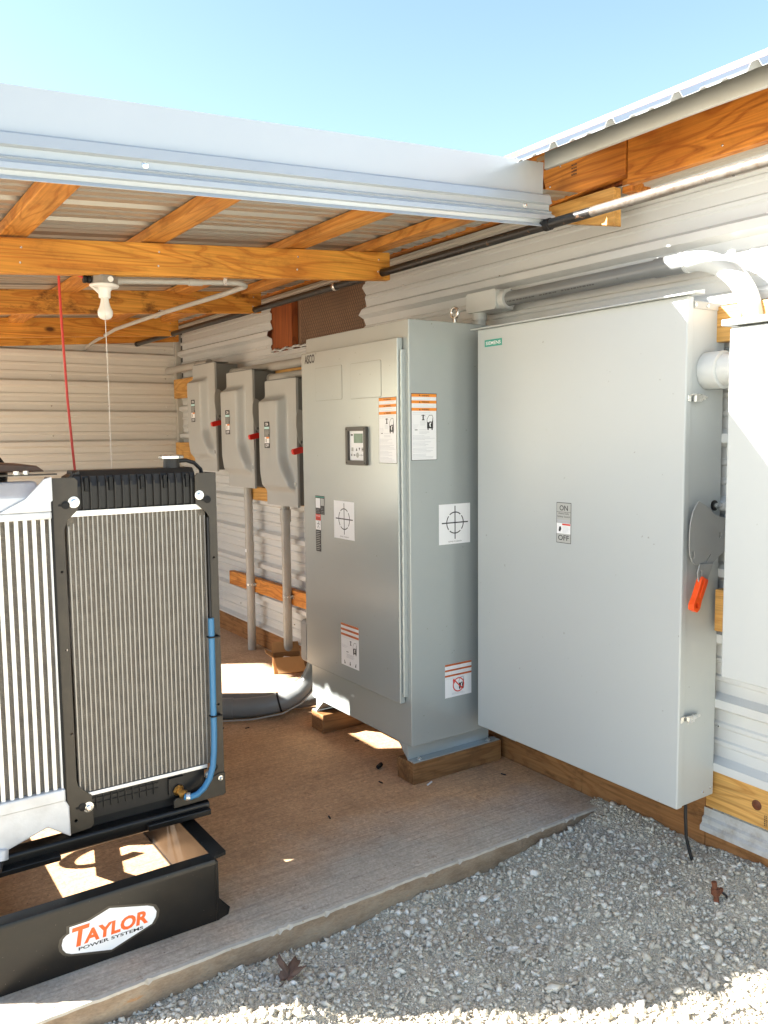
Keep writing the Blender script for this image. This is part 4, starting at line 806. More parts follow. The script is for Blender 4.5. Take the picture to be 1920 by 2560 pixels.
# ================================================================== THREE SMALL DISCONNECTS
def make_disc():
    t = thing('disconnect_switch', '', 'switch box', (2.36, 4.29, 1.015))
    X0, Y0, Y1, Z0, Z1 = 2.20, 4.10, 4.48, 1.015, 1.730
    MB(M_GREYD).box(X0+0.016, 2.369, Y0+0.004, Y1-0.004, Z0+0.010, Z1-0.004).build('body', t, bevel=0.003)
    nu, nv = 46, 60; w, h = Y1-Y0, Z1-Z0
    def hh(u, v):
        s = lambda a, b, x: float(sstep(a, b, x))
        us = 0.60+0.30*(1-s(0.10, 0.42, v)); ue = min(0.965, us+0.14)
        g = s(0.06+0.02, 0.30, v)*0.35+0.65*s(0.10, 0.17, v)
        return 0.050*g*(1-s(0.825, 0.88, v))*(1-s(us, ue, u))*s(-0.05, 0.035, u)
    mb = MB(M_GREY2)
    mb.grid(lambda u, v: (X0-hh(u, v), Y1-w*u, Z0+h*v), [k/nu for k in range(nu+1)], [k/nv for k in range(nv+1)])
    mb.box(X0+0.0012, X0+0.015, Y0, Y1, Z0, Z1); d = mb.build('door', t, smooth=32, recalc=False)
    MB(M_GREYD).box(X0-0.004, 2.30, Y0-0.003, Y1-0.03, Z1+0.0005, Z1+0.005).build('drip_lip', t)
    MB(M_GREY2).box(X0+0.003, X0+0.012, Y0-0.0035, Y0-0.0005, Z0+0.01, Z0+0.23).build('door_edge', t)
    MB(M_PLATE).prism([(2.198, 1.558), (2.186, 1.520), (2.184, 1.47), (2.19, 1.42), (2.205, 1.372), (2.222, 1.352), (2.250, 1.350), (2.296, 1.40), (2.318, 1.44), (2.318, 1.49), (2.286, 1.510), (2.250, 1.530), (2.22, 1.552)], 'Y', Y0-0.026, Y0-0.022, holes=[circ(2.219, 1.378, 0.009, 8)]).build('lever_plate', t, bevel=0.001)
    MB(M_HANDLE).box(2.235, 2.31, Y0-0.022, Y0+0.004, 1.41, 1.48).build('pivot_block', t)
    T = ori((2.226, Y0-0.022, 1.338), (-1, 0.0, -0.22), (0, -1, 0))
    mb = MB(M_REDGRIP); mb.prism([(0, -0.014), (0.008, -0.016), (0.06, -0.016), (0.068, -0.010), (0.068, 0.010), (0.06, 0.016), (0.008, 0.016), (0, 0.014)], 'Y', -0.012, 0.012, fn=T); mb.build('lever_grip', t, bevel=0.003)
    MB(M_HANDLE).tube([(2.262, Y0-0.024, 1.352), (2.222, Y0-0.022, 1.337)], 0.005, 8).build('lever_arm', t)
    MB(M_STEEL).box(X0-0.006, X0+0.001, Y0+0.012, Y0+0.024, Z0+0.118, Z0+0.142).build('latch', t)
    f = faceX(X0-0.0512, Y1-0.085, Z1-0.385); w2, h2 = 0.066, 0.150
    f.rect(0, 0, w2, h2, M_INK, 0.0003); f.text('ON', w2/2, 0.127, M_PAPER, 0.0007, h=0.017, w=0.034, centre=True, bold=0.02).rect(0.002, 0.108, w2-0.002, 0.121, M_LCYAN, 0.0007)
    f.lines(0.004, w2-0.004, 0.066, 0.106, 6, M_LGREY, 0.0007, 0.0035, 0.15); f.rect(0.003, 0.027, w2-0.003, 0.064, M_PAPER, 0.0007).rect(0.024, 0.054, w2-0.004, 0.063, M_ORG, 0.0011).rect(0.018, 0.032, 0.026, 0.052, M_INK, 0.0011)
    f.text('OFF', w2/2, 0.005, M_PAPER, 0.0007, h=0.017, w=0.044, centre=True, bold=0.02); f.build('switch_label', t)
    return t
d3 = make_disc()
d3['group'] = 'grey disconnect switches on the wall'
discs = [d3]
for dy, dz in ((0.547, 0.082), (1.117, 0.169)):
    c = copy_tree(d3); c.location = (2.36, 4.29+dy, 1.015+dz); discs.append(c)
for o, l in zip(discs, ('lowest of three small grey disconnect switches, half hidden beside the transfer switch cabinet', 'middle one of three small grey disconnect switches, between the other two', 'highest of three small grey disconnect switches, nearest the back wall corner')): o['label'] = l
for nm, y0, y1, z0, z1, m, lb in (('mounting_board', 3.9, 6.40, 1.712, 1.858, M_YEL, 'upper timber board fixed to the wall behind the small disconnect switches'),
                                  ('mounting_board', 4.0, 6.40, 1.237, 1.372, M_YELK, 'middle timber board on the wall behind the small disconnect switches'),
                                  ('mounting_board', 3.6, 5.06, 1.000, 1.085, M_YEL, 'narrow timber board peeping out below the middle disconnect switch'),
                                  ('mounting_board', 3.2, 5.43, 0.385, 0.478, M_LOWB, 'low orange timber board behind the two upright conduits'),
                                  ('mounting_board', 0.6, 1.62, 1.690, 1.800, M_YEL, 'upper timber board on the wall behind the pale sunlit cabinet'),
                                  ('mounting_board', 0.6, 1.60, 0.775, 0.910, M_YEL, 'lower timber board on the wall behind the pale sunlit cabinet')):
    tag(MB(m).box(W-0.072, W-0.0325, y0, y1, z0, z1).build(nm, None, bevel=0.003), lb, 'board', 'mounting boards on the metal wall')
for x0, y0, y1, z, r, lb in ((2.335, 5.62, 6.44, 1.93, 0.028, 'short grey conduit between the highest disconnect switch and the back wall'), (2.335, 3.50, 5.26, 1.833, 0.027, 'grey conduit running from the middle disconnect switch to the transfer switch'), (2.325, 3.50, 4.70, 1.764, 0.024, 'grey conduit running from the lowest disconnect switch to the transfer switch')):
    c = thing('wall_conduit', lb, 'conduit', (x0, (y0+y1)/2, z), 'level conduits behind the disconnect switches')
    MB(M_PVCL).tube([(x0, y0, z), (x0, (y0+y1)/2, z), (x0, y1, z)], r, 16).build('conduit_run', c, smooth=40)
    MB(M_PVCL).lathe([(r, 0), (r+0.004, 0.001), (r+0.004, 0.06), (r, 0.061)], (x0, y1-0.07 if y1 < 6 else y0+0.2, z), (0, 1, 0), 16).build('coupling', c, smooth=40)
tag(MB(M_BLACKM).tube([(2.39, 3.5, 1.80), (2.385, 4.0, 1.792), (2.385, 4.5, 1.788), (2.39, 5.0, 1.80)], 0.006, 6).build('loose_cable', None), 'thin dark cable between the two level grey conduits', 'cable')
for yc, ztop, zb, r, lb, cz, cr, cm in ((5.035, 1.11, 0.0, 0.0275, 'upright grey conduit below the middle disconnect switch, standing on the slab', 0.63, 0.0300, 0.09), (4.515, 1.03, 0.055, 0.0275, 'upright grey conduit below the lowest disconnect switch, ending over the cardboard box', 0.895, 0.0335, 0.075)):
    c = thing('upright_conduit', lb, 'conduit', (2.335, yc, 0), 'upright conduits below the disconnect switches')
    MB(M_PVCL).tube([(2.335, yc, zb), (2.335, yc, 0.5), (2.335, yc, ztop)], r, 18).build('conduit_run', c, smooth=40)
    MB(M_PVCL).lathe([(r, 0), (cr, 0.001), (cr, cm), (r, cm+0.001)], (2.335, yc, cz), (0, 0, 1), 18).build('coupling', c, smooth=40)
    mb = MB(M_STEEL); mb.lathe([(r+0.0003, 0), (r+0.002, 0.0002), (r+0.002, 0.014), (r+0.0003, 0.0142)], (2.335, yc, 0.432), (0, 0, 1), 18); mb.box(2.350, 2.369, yc-0.052, yc-0.026, 0.428, 0.450); mb.build('strap', c, smooth=40)
f = Face((2.335-0.0279, 5.030, 0.655), (0, -1, 0), (0, 0, 1), (-1, 0, 0)); f.rect(-0.012, 0, 0.012, 0.022, M_PAPER, 0.002); f.build('sticker', bpy.data.objects['upright_conduit'])
f = Face((2.335-0.024, 4.496, 0.14), (-0.4, -0.9, 0), (0, 0, 1), (-0.9, 0.4, 0))
for k in range(34): 
    if random.random() < 0.8: f.rect(-0.004, k*0.021, 0.005, k*0.021+0.013*random.uniform(0.5, 1), M_PRINT, 0.006)
f.build('printing', bpy.data.objects['upright_conduit.001'])

# ================================================================== FLOOR CONDUIT, CARDBOARD BOX, SCRAPS
fc = thing('curved_conduit', 'fat grey conduit lying on the slab and sweeping up behind the transfer switch', 'conduit', (1.8, 3.75, 0.05))
path = [(0.75, 4.32, 0.050), (1.2, 4.12, 0.050), (1.56, 3.90, 0.050), (1.72, 3.80, 0.052), (1.82, 3.745, 0.062), (1.905, 3.705, 0.085), (1.965, 3.68, 0.122), (2.01, 3.665, 0.170), (2.04, 3.655, 0.23), (2.055, 3.65, 0.30), (2.06, 3.65, 0.42), (2.06, 3.65, 0.55)]
MB(M_PVC).tube(path, 0.048, 20).build('conduit_run', fc, smooth=50)
MB(M_PVC).lathe([(0.048, 0), (0.052, 0.002), (0.052, 0.10), (0.048, 0.102)], (1.58, 3.887, 0.0505), (0.86, -0.52, 0.01), 20).build('coupling', fc, smooth=40)
for k, (a, b) in enumerate(((4, 5), (8, 9))):
    p, q = Vector(path[a]), Vector(path[b]); MB(M_BLACKM).lathe([(0.0485, 0), (0.0505, 0.001), (0.0505, 0.009), (0.0485, 0.010)], (p+q)/2, q-p, 20).build('cable_tie', fc, smooth=40)
MB(M_PVCL).tube([(1.1, 4.05, 0.012), (1.5, 3.835, 0.012), (1.72, 3.725, 0.013), (1.86, 3.672, 0.030), (1.95, 3.64, 0.075), (2.0, 3.62, 0.13), (2.02, 3.61, 0.2)], 0.004, 6).build('thin_wire', fc)
fc2 = thing('curved_conduit', 'second grey conduit lying on the slab behind the far timber block', 'conduit', (2.1, 3.85, 0.05))
MB(M_PVC).tube([(1.25, 4.26, 0.046), (1.6, 4.03, 0.046), (1.85, 3.86, 0.046), (2.0, 3.76, 0.05), (2.12, 3.69, 0.07), (2.20, 3.65, 0.12), (2.23, 3.63, 0.2), (2.23, 3.63, 0.5)], 0.043, 18).build('conduit_run', fc2, smooth=50)
cb = thing('cardboard_box', 'small open cardboard box on the slab in the sunlit patch', 'box', (2.25, 4.45, 0))
Bq = ori((2.185, 4.415, 0.0), (0.92, -0.36, 0), (0.36, 0.92, 0))
mb = MB(M_CARD)
for x0, x1, y0, y1 in ((0, 0.17, 0, 0.003), (0, 0.17, 0.117, 0.12), (0, 0.003, 0.003, 0.117), (0.167, 0.17, 0.003, 0.117)): mb.box(x0, x1, y0, y1, 0.001, 0.10, M_CARD, fn=Bq)
mb.box(0.003, 0.167, 0.003, 0.117, 0.001, 0.004, M_CARDD, fn=Bq); mb.build('box_body', cb)
for pts in ([(0, 0, 0.10), (0.17, 0, 0.10), (0.185, -0.075, 0.03), (0.02, -0.08, 0.025)], [(0, 0.12, 0.10), (0.17, 0.12, 0.10), (0.165, 0.17, 0.15), (0.005, 0.17, 0.15)], [(0, 0.003, 0.10), (0, 0.117, 0.10), (-0.045, 0.11, 0.13), (-0.045, 0.01, 0.13)], [(0.17, 0.003, 0.10), (0.17, 0.117, 0.10), (0.22, 0.11, 0.12), (0.22, 0.01, 0.12)]):
    MB(M_CARD).add([Bq(*p) for p in pts], [(0, 1, 2, 3)]).build('box_flap', cb, recalc=False, solid=0.003)
MB(M_STRING).tube([Bq(*p) for p in ((0.03, 0.04, 0.06), (0.07, 0.05, 0.085), (0.11, 0.06, 0.075), (0.14, 0.04, 0.04), (0.09, 0.03, 0.03), (0.05, 0.08, 0.05))], 0.010, 8).build('packing', cb, smooth=60)
tag(MB(M_BLACKM).tube([(1.895, 2.868, 0.011), (1.925, 2.888, 0.011)], 0.009, 8).build('rubber_plug', None, smooth=40), 'small black plug lying on the slab in front of the near timber block', 'plug')
tag(MB(M_WHITE).tube([(1.967, 2.615, 0.004), (2.0, 2.63, 0.004)], 0.0035, 6).build('wire_nut', None), 'tiny white tube on the slab beside the near timber block', 'tube')
db = MB(M_BLACKM)
for x, y in ((1.56, 3.72), (1.66, 3.66), (2.29, 2.52), (1.83, 2.75), (2.1, 2.9), (1.33, 3.2), (1.5, 2.6), (2.0, 3.2)):
    a = random.random()*3; db.box(-0.011, 0.011, -0.0025, 0.0025, 0.0005, 0.004, fn=lambda p, q, r: (x+p*math.cos(a)-q*math.sin(a), y+p*math.sin(a)+q*math.cos(a), r))
db.build('slab_debris', None, kind='stuff')['label'] = 'dark slivers and crumbs on the slab'
gr = thing('ground_rod', 'rusty ground rod with clamp sticking up out of the gravel', 'rod', (2.18, 1.45, 0.0))
g0 = float(gz(2.18, 1.45))
MB(M_RUST).tube([(2.184, 1.445, g0-0.03), (2.18, 1.45, g0+0.03), (2.174, 1.453, g0+0.068)], 0.008, 10).build('rod_shaft', gr, smooth=40)
MB(M_RUST).lathe([(0.010, 0), (0.014, 0.003), (0.014, 0.020), (0.010, 0.022)], (2.180, 1.450, g0+0.026), (-0.05, 0.02, 1), 8).box(2.184, 2.206, 1.442, 1.452, g0+0.028, g0+0.042).build('rod_clamp', gr)
MB(M_RUBBER).tube([(2.20, 1.446, g0+0.032), (2.212, 1.436, g0+0.02), (2.218, 1.425, g0-0.005)], 0.004, 6).build('rod_wire', gr)
# dry leaf
lf = thing('dry_leaf', 'curled brown maple leaf lying on the gravel', 'leaf', (0.98, 1.945, -0.05))
pts = []
for k in range(40):
    a = 2*PI*k/40; r = (0.020+0.024*abs(math.cos(2.5*a))**1.2*(1.0 if k % 2 else 0.78))*(1+0.35*math.cos(a)); pts.append((r*math.cos(a), r*math.sin(a)))
mb = MB(M_LEAF); Lq = ori((0.985, 1.942, float(gz(0.98, 1.94))+0.016), (0.8, 0.55, 0.22), (-0.6, 0.75, 0.12))
ring = [Lq(x, y, 1.1*(y*y)/0.06+0.007*math.sin(x/0.009+2*y/0.02)) for x, y in pts]; mid = [Lq(x*0.5, y*0.5, 0.5*(y*y)/0.06+0.003*math.sin(x/0.009)) for x, y in pts]
n = len(pts); mb.add(ring+mid+[Lq(0, 0, -0.006)], [(k, (k+1) % n, n+(k+1) % n, n+k) for k in range(n)]+[(n+k, n+(k+1) % n, 2*n) for k in range(n)]); mb.build('leaf_blade', lf, smooth=40, recalc=False, solid=0.0006)
MB(M_LEAF).tube([Lq(-0.03, 0, 0), Lq(-0.07, 0.01, 0.004), Lq(-0.1, 0.012, -0.01)], 0.0014, 5).build('leaf_stem', lf)

# ================================================================== GENERATOR
gn = thing('generator', 'black skid-mounted generator with radiator and cooler facing the camera', 'generator', (0.58, 3.4, 0))
K0, K1, KY, KT = 0.272, 0.893, 2.215, 0.185
MB(M_BLACK).box(K0, K1, KY, KY+0.008, 0.001, KT-0.006).build('skid_front', gn, bevel=0.002)
MB(M_BLACK).prism([(KY-0.001, KT-0.004), (KY+0.002, KT+0.003), (KY+0.010, KT+0.005), (KY+0.045, KT+0.004), (KY+0.045, KT-0.002), (KY+0.010, KT-0.004), (KY+0.009, KT-0.012), (KY-0.001, KT-0.012)], 'X', K0, K1).build('skid_ledge', gn, smooth=30)
for xa, s in ((K1, 1), (K0, -1)):
    mb = MB(M_BLACK); a, b = sorted((xa, xa+s*0.009)); mb.box(a, b, KY+0.0005, 5.3, 0.001, KT-0.004)
    a, b = sorted((xa-s*0.002, xa+s*0.046)); mb.prism([(a, KY+0.012), (a, 5.3), (b, 5.3), (b, KY+0.030), (b-0.004 if s > 0 else b, KY+0.022)] if s > 0 else [(a, KY+0.012), (a, 5.3), (b, 5.3), (b, KY+0.012)], 'Z', KT-0.0035, KT+0.005); mb.box(a, b, KY+0.03, 5.3, 0.001, 0.009); mb.build('skid_rail', gn, bevel=0.001)
MB(M_BLACK).add([(K1+0.0095, KY+0.004, 0.001), (K1+0.042, KY+0.014, 0.001), (K1+0.0095, KY+0.05, 0.001), (K1+0.0095, KY+0.004, 0.062), (K1+0.014, KY+0.006, 0.062), (K1+0.046, KY+0.010, 0.024), (K1+0.0095, KY+0.05, 0.062)], [(0, 1, 2), (0, 3, 4, 5, 1), (1, 5, 2), (5, 4, 6, 2), (3, 6, 4), (0, 2, 6, 3)]).build('skid_foot', gn)
MB(M_BLACK).box(K0+0.01, K1-0.01, 5.29, 5.30, 0.001, KT-0.006).build('skid_back', gn)
for y in (3.35, 4.4): MB(M_BLACK).box(K0+0.01, K1-0.001, y, y+0.06, 0.10, 0.18).build('cross_member', gn)
# decal
f = faceY(0.0, KY-0.0004, 0.0)
shape = [(0.4815, 0.127), (0.533, 0.1275), (0.587, 0.1445), (0.690, 0.117), (0.706, 0.109), (0.715, 0.092), (0.712, 0.076), (0.701, 0.0605), (0.588, 0.026), (0.484, 0.052), (0.470, 0.060), (0.462, 0.072), (0.460, 0.085), (0.464, 0.100), (0.472, 0.107), (0.481, 0.110)]
cx, cz = 0.588, 0.086
f.poly([(cx+(x-cx)*1.055+(0.004 if x > cx else -0.004)*0.5, cz+(z-cz)*1.12) for x, z in shape], paint('decal_edge', (0.05, 0.042, 0.032), 0.35), 0.0003).poly(shape, M_PAPER, 0.0007)
mo = paint('decal_orange', (0.82, 0.12, 0.015), 0.4)
f.text('T', 0.4865, 0.0670, mo, 0.0011, h=0.0545, w=0.047, bold=0.035, shear=0.18)
f.text('AYLOR', 0.516, 0.0680, mo, 0.0011, h=0.0385, w=0.174, bold=0.04, shear=0.12)
f.text('POWER SYSTEMS', 0.502, 0.0545, M_INK, 0.0011, h=0.0090, w=0.174, bold=0.025, shear=0.0)
f.build('decal', gn)
# radiator support rail
MB(M_BLACK).prism(rrect(2.485, 0.194, 2.545, 0.240, 0.010), 'X', 0.10, 0.988).build('support_rail', gn, smooth=40)
MB(M_BLACK).box(0.30, 0.52, 2.452, 2.484, 0.196, 0.212).build('rail_tab', gn, bevel=0.002)
MB(M_BLACK).box(0.78, 0.985, 2.462, 2.484, 0.205, 0.224).build('rail_tab', gn, bevel=0.003)
# radiator
RYF = 2.50
rad = MB(M_FIN).box(0.590, 1.012, RYF+0.0075, RYF+0.075, 0.357, 1.188).build('radiator', gn)
t0 = None
for k in range(31):
    x = 0.5945+k*(1.008-0.5945)/30
    z1 = 1.188 if 0.615 < x < 0.985 else (1.166 if x > 0.6 else 1.158); z0 = 0.360
    if t0 is None: t0 = MB(M_TUBE).box(-0.0018, 0.0018, RYF+0.0045, RYF+0.0073, 0.0, 1.0).build('tube', rad)
    o = t0 if k == 0 else t0.copy()
    if k: COL.objects.link(o)
    o.location = (x-base_of(rad).x+base_of(rad).x, 0, z0); o.scale = (1, 1, z1-z0)
    o.location = (x, 0, z0)
t0b = t0.data
for v in t0b.vertices: v.co += base_of(rad); 
for o in rad.children:
    if o.data == t0b: o.location = Vector((o.location.x, 0, o.location.z))-base_of(rad)
MB(M_ALU).box(0.600, 1.004, RYF+0.000, RYF+0.0035, 1.186, 1.203).build('header_bar', rad, bevel=0.001)
MB(M_ALU).box(0.612, 0.992, RYF+0.000, RYF+0.0035, 0.347, 0.3585).build('header_bar', rad, bevel=0.001)
outer = [(0.551, 1.293), (0.556, 1.300), (0.613, 1.300), (0.622, 1.291), (0.620, 1.207), (0.588, 1.176), (0.580, 1.150), (0.582, 0.405), (0.586, 0.388), (0.624, 0.350), (0.626, 0.262), (0.618, 0.252), (0.553, 0.247)]
mb = MB(M_BLACKF); mb.prism(outer, 'Y', RYF-0.006, RYF-0.001, holes=[circ(0.568, 1.030, 0.004, 8), circ(0.571, 0.80, 0.004, 8), circ(0.574, 0.55, 0.004, 8), circ(0.586, 1.222, 0.008, 10), circ(0.575, 0.285, 0.005, 8)])
outr = [(1.046, 1.300), (0.985, 1.300), (0.977, 1.292), (0.977, 1.206), (1.012, 1.175), (1.020, 1.160), (1.018, 0.40), (1.012, 0.345), (0.990, 0.330), (0.985, 0.300), (1.046, 0.300)]
mb.prism(outr, 'Y', RYF-0.006, RYF-0.001, holes=[circ(1.032, 1.03, 0.004, 8), circ(1.015, 1.216, 0.008, 10), circ(1.034, 0.778, 0.004, 8), circ(1.033, 0.55, 0.004, 8)])
mb.box(1.0415, 1.0465, RYF-0.0008, RYF+0.085, 0.26, 1.30); mb.box(0.551, 0.556, RYF-0.0008, RYF+0.085, 0.26, 1.30); mb.build('frame', rad, bevel=0.001)
bp = [(1.047, 0.323), (1.047, 0.252), (1.040, 0.247), (0.872, 0.245), (0.872, 0.268), (0.880, 0.276), (0.95, 0.276), (0.985, 0.290), (1.005, 0.316), (1.025, 0.323)]
MB(M_BLACKF).prism(bp, 'Y', RYF-0.012, RYF-0.0065).build('foot_bracket', rad, bevel=0.002)
for x, z, r in ((0.609, 1.229, 0.0165), (0.989, 1.231, 0.0145), (0.612, 0.318, 0.0155), (0.992, 0.326, 0.0135), (1.030, 0.307, 0.0085)):
    y = RYF-0.006 if z != 0.307 else RYF-0.012
    MB(M_STEEL).lathe([(r, 0), (r, 0.002), (r*0.62, 0.0025), (r*0.62, 0.004), (r*0.5, 0.0045), (r*0.5, 0.010), (r*0.4, 0.011)], (x, y, z), (0, -1, 0), 18).build('bolt', rad, smooth=30)
for x, z in ((0.586, 1.222), (1.015, 1.216), (0.596, 0.322), (1.012, 0.345)):
    mb = MB(M_BLACKM); mb.lathe([(0.012, 0), (0.012, 0.003), (0.006, 0.004)], (x, RYF-0.0058, z), (0, -1, 0), 12); mb.box(x-0.020, x-0.008, RYF-0.0075, RYF-0.0055, z-0.003, z+0.003); mb.build('clip', rad)
# plastic top tank with ribs
mb = MB(M_TANK); mb.prism([(RYF+0.006, 1.2035), (RYF+0.006, 1.272), (RYF+0.014, 1.302), (RYF+0.030, 1.318), (RYF+0.085, 1.318), (RYF+0.10, 1.30), (RYF+0.10, 1.2035)], 'X', 0.615, 0.985); tt = mb.build('top_tank', rad, bevel=0.004)
for k in range(15):
    x = 0.637+k*0.0235; MB(M_TANK).prism([(RYF-0.002, 1.2035), (RYF-0.002, 1.284), (RYF+0.010, 1.304), (RYF+0.02, 1.304), (RYF+0.02, 1.2035)], 'X', x-0.0022, x+0.0022).build('tank_rib', tt)
for k in (0, 3, 7, 10, 13):
    x = 0.637+k*0.0235+0.012; MB(M_BLACKM).box(x-0.006, x+0.006, RYF-0.001, RYF+0.007, 1.258, 1.299).build('tank_clip', tt, bevel=0.002)
MB(M_TANK).prism([(0.60, 1.30), (0.635, 1.3185), (0.635, 1.28), (0.60, 1.28)], 'Y', RYF+0.02, RYF+0.09).build('tank_shoulder', tt)
mb = MB(M_TANK); mb.lathe([(0.026, 0), (0.024, 0.028)], (0.925, RYF+0.055, 1.3175), (0, 0, 1), 20); mb.build('filler_neck', rad, smooth=40)
MB(M_STEEL).lathe([(0.030, 0), (0.039, 0.001), (0.039, 0.009), (0.030, 0.012), (0.026, 0.012)], (0.925, RYF+0.055, 1.3455), (0, 0, 1), 9).build('filler_cap', rad)
MB(M_RUBBER).tube([(0.948, RYF+0.055, 1.338), (0.975, RYF+0.058, 1.339), (1.003, RYF+0.064, 1.330), (1.028, RYF+0.075, 1.310), (1.036, RYF+0.08, 1.28)], 0.0065, 8).build('overflow_hose', rad, smooth=60)
mb = MB(M_TANK); mb.box(0.627, 0.984, RYF+0.012, RYF+0.08, 0.272, 0.3465)
for k in range(9): x = 0.640+k*0.022; mb.box(x-0.0012, x+0.0012, RYF+0.006, RYF+0.0125, 0.300, 0.3465)
for z in (0.317, 0.333): mb.box(0.629, 0.83, RYF+0.0075, RYF+0.0122, z-0.001, z+0.001)
mb.box(0.862, 0.912, RYF+0.002, RYF+0.013, 0.285, 0.338); mb.build('bottom_tank', rad)
MB(M_BLACKM).box(0.56, 1.04, RYF+0.025, RYF+0.10, 0.241, 0.275).build('rubber_mount', rad)
# blue drain hose with brass fitting
MB(M_BRASS).lathe([(0.016, 0), (0.018, 0.002), (0.018, 0.010), (0.012, 0.012), (0.012, 0.024), (0.015, 0.026), (0.015, 0.034), (0.009, 0.036)], (0.889, RYF+0.002, 0.300), (0.35, -0.85, -0.35), 8).build('drain_fitting', rad)
hp = [(0.900, RYF-0.030, 0.284), (0.915, RYF-0.038, 0.281), (0.940, RYF-0.038, 0.284), (0.965, RYF-0.034, 0.298), (0.985, RYF-0.030, 0.322), (0.999, RYF-0.026, 0.357), (1.006, RYF-0.022, 0.405), (1.010, RYF-0.018, 0.47), (1.011, RYF-0.016, 0.56), (1.012, RYF-0.016, 0.70), (1.012, RYF-0.016, 0.838)]
MB(M_BLUE).tube(hp, 0.0098, 12).build('drain_hose', rad, smooth=60)
MB(M_STEEL).lathe([(0.012, 0), (0.0135, 0.001), (0.0135, 0.012), (0.012, 0.013)], (0.905, RYF-0.032, 0.2835), (0.9, -0.35, -0.1), 12).build('hose_clamp', rad)
MB(M_RUBBER).tube([(1.012, RYF-0.012, 0.838), (1.013, RYF-0.010, 1.0), (1.014, RYF-0.008, 1.16)], 0.004, 8).build('thin_hose', rad)
for z in (0.778, 0.52): MB(M_BLACKM).box(0.999, 1.036, RYF-0.030, RYF-0.006, z-0.002, z+0.002).build('cable_tie', rad)
# charge air cooler
CL = -0.16  # unseen left side of the cooler, widened to set its shadow on the gravel
cac = MB(M_FIN).box(CL+0.02, 0.541, RYF-0.010, RYF+0.07, 0.398, 1.185).build('charge_air_cooler', gn)
t1 = None; X1 = 0.536
for k in range(30):
    x = 0.529-k*0.0232-0.010
    mb = None
    if t1 is None:
        t1 = MB(M_ALU).box(-0.0052, 0.0052, RYF-0.019, RYF-0.0103, 0.385, 1.185).build('tube', cac)
        for v in t1.data.vertices: v.co.x += base_of(cac).x
    o = t1 if k == 0 else t1.copy()
    if k: COL.objects.link(o)
    o.location.x = x-base_of(cac).x
MB(M_BLACKM).box(0.5418, 0.5505, RYF-0.012, RYF+0.08, 0.26, 1.29).build('gap_strip', cac)
MB(M_CAST).box(0.536, 0.5412, RYF-0.020, RYF-0.009, 0.385, 1.187).build('side_bar', cac)
MB(M_CAST).box(CL, 0.543, RYF-0.030, RYF+0.07, 1.186, 1.208).build('tank_flange', cac, bevel=0.005)
mb = MB(M_CAST); mb.prism([(RYF-0.024, 1.2085), (RYF-0.026, 1.250), (RYF+0.015, 1.292), (RYF+0.07, 1.292), (RYF+0.07, 1.2085)], 'X', CL, 0.516); mb.build('top_tank', cac, bevel=0.008)
MB(M_CAST).prism([(0.546, 1.306), (0.546, 1.238), (0.541, 1.236), (0.541, 1.2085), (0.40, 1.2085), (0.475, 1.248), (0.525, 1.300)], 'Y', RYF-0.034, RYF-0.0265).build('gusset_plate', cac, bevel=0.002)
MB(M_CAST).box(0.345, 0.355, RYF-0.03, RYF+0.03, 1.235, 1.305).build('tank_web', cac, bevel=0.002)
mb = MB(M_CAST); mb.box(CL, 0.545, RYF-0.028, RYF+0.06, 0.360, 0.3975); mb.prism([(0.545, 0.361), (0.555, 0.340), (0.556, 0.248), (0.493, 0.292), (0.37, 0.252), (0.25, 0.235), (CL, 0.25), (CL, 0.361)], 'Y', RYF-0.024, RYF+0.05); mb.build('bottom_tank', cac, bevel=0.005)
mb = MB(M_CAST); mb.lathe([(0.022, 0), (0.026, 0.004), (0.026, 0.03), (0.020, 0.032)], (0.362, RYF-0.01, 0.262), (-0.1, -0.3, -1), 14); mb.build('drain_boss', cac, smooth=40)
MB(M_RUBBER).tube([(0.36, RYF-0.03, 0.236), (0.352, RYF-0.05, 0.222), (0.33, RYF-0.055, 0.216), (0.29, RYF-0.05, 0.216)], 0.012, 10).build('drain_hose', cac, smooth=50)
MB(M_BLACKF).prism([(CL, RYF-0.02), (CL, RYF+0.03), (0.575, RYF+0.06), (0.575, RYF+0.03)], 'Z', 1.308, 1.312).build('stay_plate', cac)
for x, y in ((0.385, RYF+0.012), (0.465, RYF+0.028), (0.492, RYF+0.034)): MB(M_STEEL).lathe([(0.010, 0), (0.010, 0.002), (0.0075, 0.0025), (0.0075, 0.010)], (x, y, 1.312), (0, 0, 1), 6).build('bolt', cac)
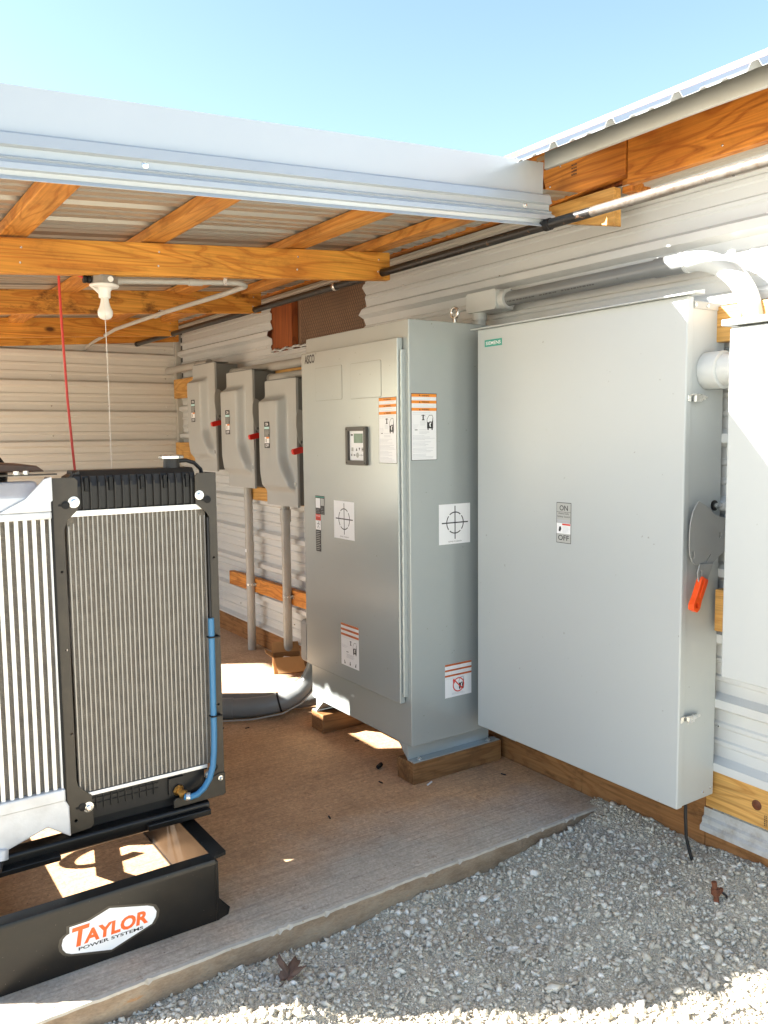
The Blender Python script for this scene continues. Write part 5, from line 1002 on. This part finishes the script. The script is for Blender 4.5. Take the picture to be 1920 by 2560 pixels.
# shroud, fan, engine, alternator behind
mb = MB(M_BLACKM); mb.prism([(0.14, 0.30), (1.03, 0.30), (1.03, 1.27), (0.14, 1.27)], 'Y', 2.60, 2.68, holes=[circ(0.58, 0.78, 0.36, 28)]); mb.build('fan_shroud', gn)
mb = MB(M_BLACKM)
for k in range(7):
    a = 2*PI*k/7; T = ori((0.58, 2.72, 0.78), (math.cos(a), 0, math.sin(a)), (-0.5*math.sin(a), 0.85, 0.5*math.cos(a))); mb.box(0.06, 0.33, -0.05, 0.05, -0.003, 0.003, fn=T)
mb.lathe([(0.09, -0.03), (0.09, 0.05)], (0.58, 2.72, 0.78), (0, 1, 0), 18); mb.build('cooling_fan', gn)
MB(M_BROWNC).prism([(CL, 1.318), (CL, 1.352), (0.30, 1.352), (0.535, 1.334), (0.558, 1.316)], 'Y', 2.60, 2.95).build('top_guard', gn, bevel=0.004)
mb = MB(M_BLACKM); mb.box(0.36, 0.80, 2.95, 3.85, 0.38, 1.02); mb.box(0.42, 0.74, 3.0, 3.8, 1.02, 1.18); mb.box(0.30, 0.36, 3.1, 3.7, 0.6, 0.95); mb.box(0.80, 0.86, 3.05, 3.6, 0.5, 0.9); mb.build('engine_block', gn, bevel=0.02)
mb = MB(M_BLACKF); mb.lathe([(0.25, 0), (0.27, 0.03), (0.27, 0.75), (0.24, 0.80)], (0.58, 3.86, 0.66), (0, 1, 0), 24); mb.build('alternator', gn, smooth=40)
mb = MB(M_BLACKM); mb.lathe([(0.10, 0), (0.11, 0.02), (0.11, 0.45), (0.09, 0.47)], (0.42, 3.0, 1.29), (0, 1, 0), 18); mb.build('air_cleaner', gn, smooth=40)
for x in (0.42, 0.74):
    for y in (3.1, 3.95): MB(M_BLACKM).box(x-0.04, x+0.04, y, y+0.08, 0.19, 0.44).build('engine_mount', gn)
mb = MB(M_BLACKF); mb.box(CL-0.02, 0.16, 2.58, 2.86, 1.355, 1.66); mb.box(0.0, 0.06, 2.68, 2.76, 0.9, 1.36); mb.build('shadow_box', gn, bevel=0.006)  # unseen box, added to carry the generator's shadow further over the gravel
MB(M_RUBBER).tube(arc3((0.27, 3.13, 0.34), (0.9, 0.2, 0.3), (-0.2, 0.9, 0.3), 0.115, 0, 1.7*PI, 22), 0.014, 10).build('shadow_hose', gn, smooth=60)  # loop added in the sun's path to throw curved shadows inside the skid
MB(M_RUBBER).tube([(0.40, 2.70, 0.30), (0.42, 2.85, 0.20), (0.52, 3.0, 0.16), (0.66, 3.05, 0.22), (0.72, 2.98, 0.36)], 0.024, 12).build('lower_hose', gn, smooth=60)
MB(M_RUBBER).tube([(0.30, 2.72, 0.34), (0.45, 2.78, 0.30), (0.62, 2.74, 0.26), (0.8, 2.72, 0.29), (0.92, 2.70, 0.40)], 0.012, 8).build('harness', gn, smooth=60)
